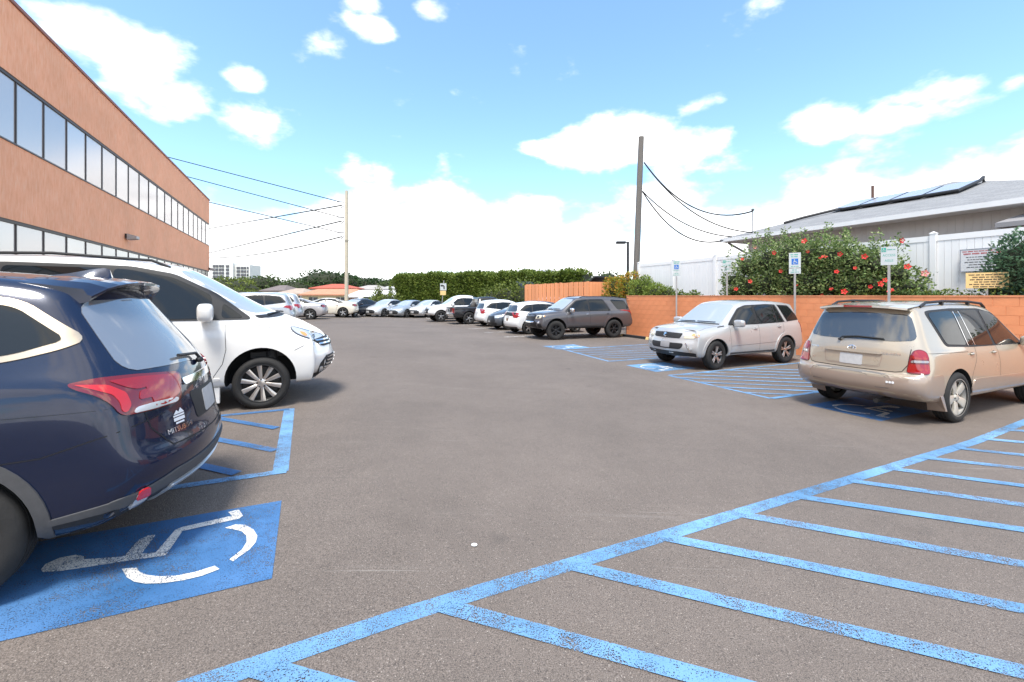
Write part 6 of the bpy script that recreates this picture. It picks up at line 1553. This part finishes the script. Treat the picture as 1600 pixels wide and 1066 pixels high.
# ---- tall clipped hedge
def hedge():
    a, b = at(628, 462, 51), at(918, 462, 37); d = Vector((b.x-a.x, b.y-a.y)); L = d.length; d.normalize(); nrm = Vector((d.y, -d.x)); nrm = nrm if nrm.y < 0 else -nrm
    root = plant_root('tall_hedge', (a.x, a.y, 0), 'tall clipped green hedge across the middle distance', 'hedge'); pts = []
    T = 1.0
    for _ in range(30000):
        s = rs.random()*L; Y = a.y+(b.y-a.y)*s/L; top = at(0, 432-4*s/L, Y).z + .16*math.sin(s*.8)*math.sin(s*1.9)+.10*math.sin(s*4.7)+rs.gauss(0,.09)
        if rs.random() < .26: z = top-.12+abs(rs.gauss(0,.12)); t = rs.uniform(-T, T); n = Vector((0,0,1))
        else: z = rs.uniform(.2, top); t = T*(1-abs(rs.gauss(0,.12))) + .12*math.sin(s*2.3+z*2); n = Vector((nrm.x, nrm.y, .2))
        pts.append((Vector((a.x+d.x*s+nrm.x*t, a.y+d.y*s+nrm.y*t, z)), n))
    for _ in range(1600):                                      # loose end on the left
        q = Vector((rs.gauss(0,1), rs.gauss(0,1), rs.gauss(0,1))).normalized(); pts.append((Vector((a.x-.2+q.x*1.2, a.y+q.y*1.0, 2.1+q.z*2.1)), q))
    rebase(leaves(pts, .26, 'foliage', G_HEDGE, None, rs), root)
    z0, z1 = at(0,433,51).z-.02, at(0,429,37).z-.02; k = T-.2
    mb = MB(); mb.add([(a.x+nrm.x*k,a.y+nrm.y*k,0),(b.x+nrm.x*k,b.y+nrm.y*k,0),(b.x-nrm.x*k,b.y-nrm.y*k,0),(a.x-nrm.x*k,a.y-nrm.y*k,0),(a.x+nrm.x*k,a.y+nrm.y*k,z0),(b.x+nrm.x*k,b.y+nrm.y*k,z1),(b.x-nrm.x*k,b.y-nrm.y*k,z1),(a.x-nrm.x*k,a.y-nrm.y*k,z0)], [(0,1,5,4),(1,2,6,5),(2,3,7,6),(3,0,4,7),(4,5,6,7)])
    rebase(mb.build('inner_core', LEAFCORE, None), root)
hedge()
def shrub_y(name, label, spec, Y, n, size, m, cat='shrub', dep=1.0, base=0):
    bl = [(Vector((at(px,yt,Y).x, Y, base+(at(px,yt,Y).z-base)*.52)), Vector((w, dep, (at(px,yt,Y).z-base)*.5))) for px, yt, w in spec]
    root = plant_root(name, (bl[0][0].x, Y, base), label, cat)
    rebase(leaves(blob_pts(bl, n, rs, .5), size, 'foliage', m, None, rs), root); rebase(core(bl, 'inner_core', LEAFCORE, None, .6), root); return root
shrub_y('leafy_shrub', 'yellow green spreading shrub in front of the hedge left of the orange screen', [(768,446,1.1),(790,440,1.4),(815,438,1.5),(835,440,1.2)], 34.5, 3200, .20, G_LIGHT)
shrub_y('leafy_shrub', 'bright low shrub in front of the pale roofed house', [(596,461,1.4),(578,466,1.2),(612,458,1.3)], 46, 1800, .22, G_LIGHT)
shrub_y('leafy_shrub', 'small sapling beside the end of the hedge', [(590,452,.5),(592,446,.35)], 47, 500, .22, G_LIGHT)
# ---- trees on the skyline
def tree(label, spec, Y, n, size, m, base=-1, trunk=.35):
    bl = [(Vector((at(px,yt,Y).x, Y+rs.uniform(-1,1)*h*.3, at(px,yt,Y).z-h)), Vector((w, w*.8, h))) for px, yt, w, h in spec]
    c = bl[0][0]; root = plant_root('shade_tree', (c.x, Y, base), label, 'tree', 'trees on the skyline')
    rebase(leaves(blob_pts(bl, n, rs, .62), size, 'crown', m, None, rs, .7, .2), root); rebase(core(bl, 'crown_core', LEAFCORE, None, .86), root)
    tr = MB().tube([(c.x, Y, base-1), (c.x+.2, Y, c.z-bl[0][1].z*.5)], [trunk, trunk*.6], 8)
    for q, r in bl: tr.tube([(c.x+.2, Y, c.z-bl[0][1].z*.7), q], [trunk*.5, trunk*.15], 6)
    rebase(tr.build('trunk', BARK, None), root)
tree('large dark domed tree behind the red roof', [(510,423,7.0,3.0),(490,430,4.2,2.6),(535,428,5.0,2.8),(515,430,8,3)], 112, 4200, .62, G_DARK)
tree('dark broad tree right of the pale pole', [(570,433,6.0,2.3),(592,437,5.0,2.0),(552,432,4.5,2.4)], 118, 3000, .62, G_DARK)
tree('small pale tree near the left end of the tall hedge', [(622,436,3.2,1.7),(608,438,2.6,1.5)], 110, 1300, .5, G_MID)
tree('rounded green tree behind the tan roof', [(461,437,3.9,2.8),(450,441,3.0,2.2),(470,441,2.6,2.2)], 98, 2200, .5, G_MID)
tree('wide spreading tree behind the dark brown roof', [(412,431,5.2,2.4),(395,436,4.5,2.4),(430,438,4.2,2.2)], 102, 3000, .5, G_MID)
tree('light green tree below the white tower', [(372,436,4.2,2.4),(355,434,3.6,2.2),(385,440,3.4,2.4)], 92, 2400, .5, G_LIGHT)
tree('leafy yellow green tree just right of the office corner', [(352,444,3.0,2.4),(372,450,2.6,2.2),(334,440,2.8,2.6),(384,456,1.8,1.8)], 62, 3000, .34, G_LIGHT)
tree('dark tree at the office corner under the tower', [(336,433,3.6,2.4),(322,436,4,2.6)], 96, 1800, .5, G_DARK)
tree('thin crowned trees above the hedge right end', [(935,428,1.6,1.3),(950,424,1.0,.9),(962,428,.9,1.0)], 33, 700, .20, G_MID, 0, .08)
tree('sparse twiggy tree tops above the hedge middle', [(784,426,.7,.35),(792,427,.6,.3)], 46, 90, .22, G_DARK, 0, .06)
# the land beyond the lot
hb = MB(); n = 60
for i in range(n+1):
    x = -320+i*640/n; hb.v += [(x, 135, -6), (x, 170, -2+2.2*math.sin(i*.7)+1.4*math.sin(i*1.9)), (x, 420, 3+2*math.sin(i*.5))]
for i in range(n):
    for j in range(2): hb.f.append((3*i+j, 3*i+j+1, 3*i+3+j+1, 3*i+3+j))
tag(hb.build('far_land', noisy('far_scrub', (.06,.085,.04), .4, .15, .95), None, True), kind='structure')
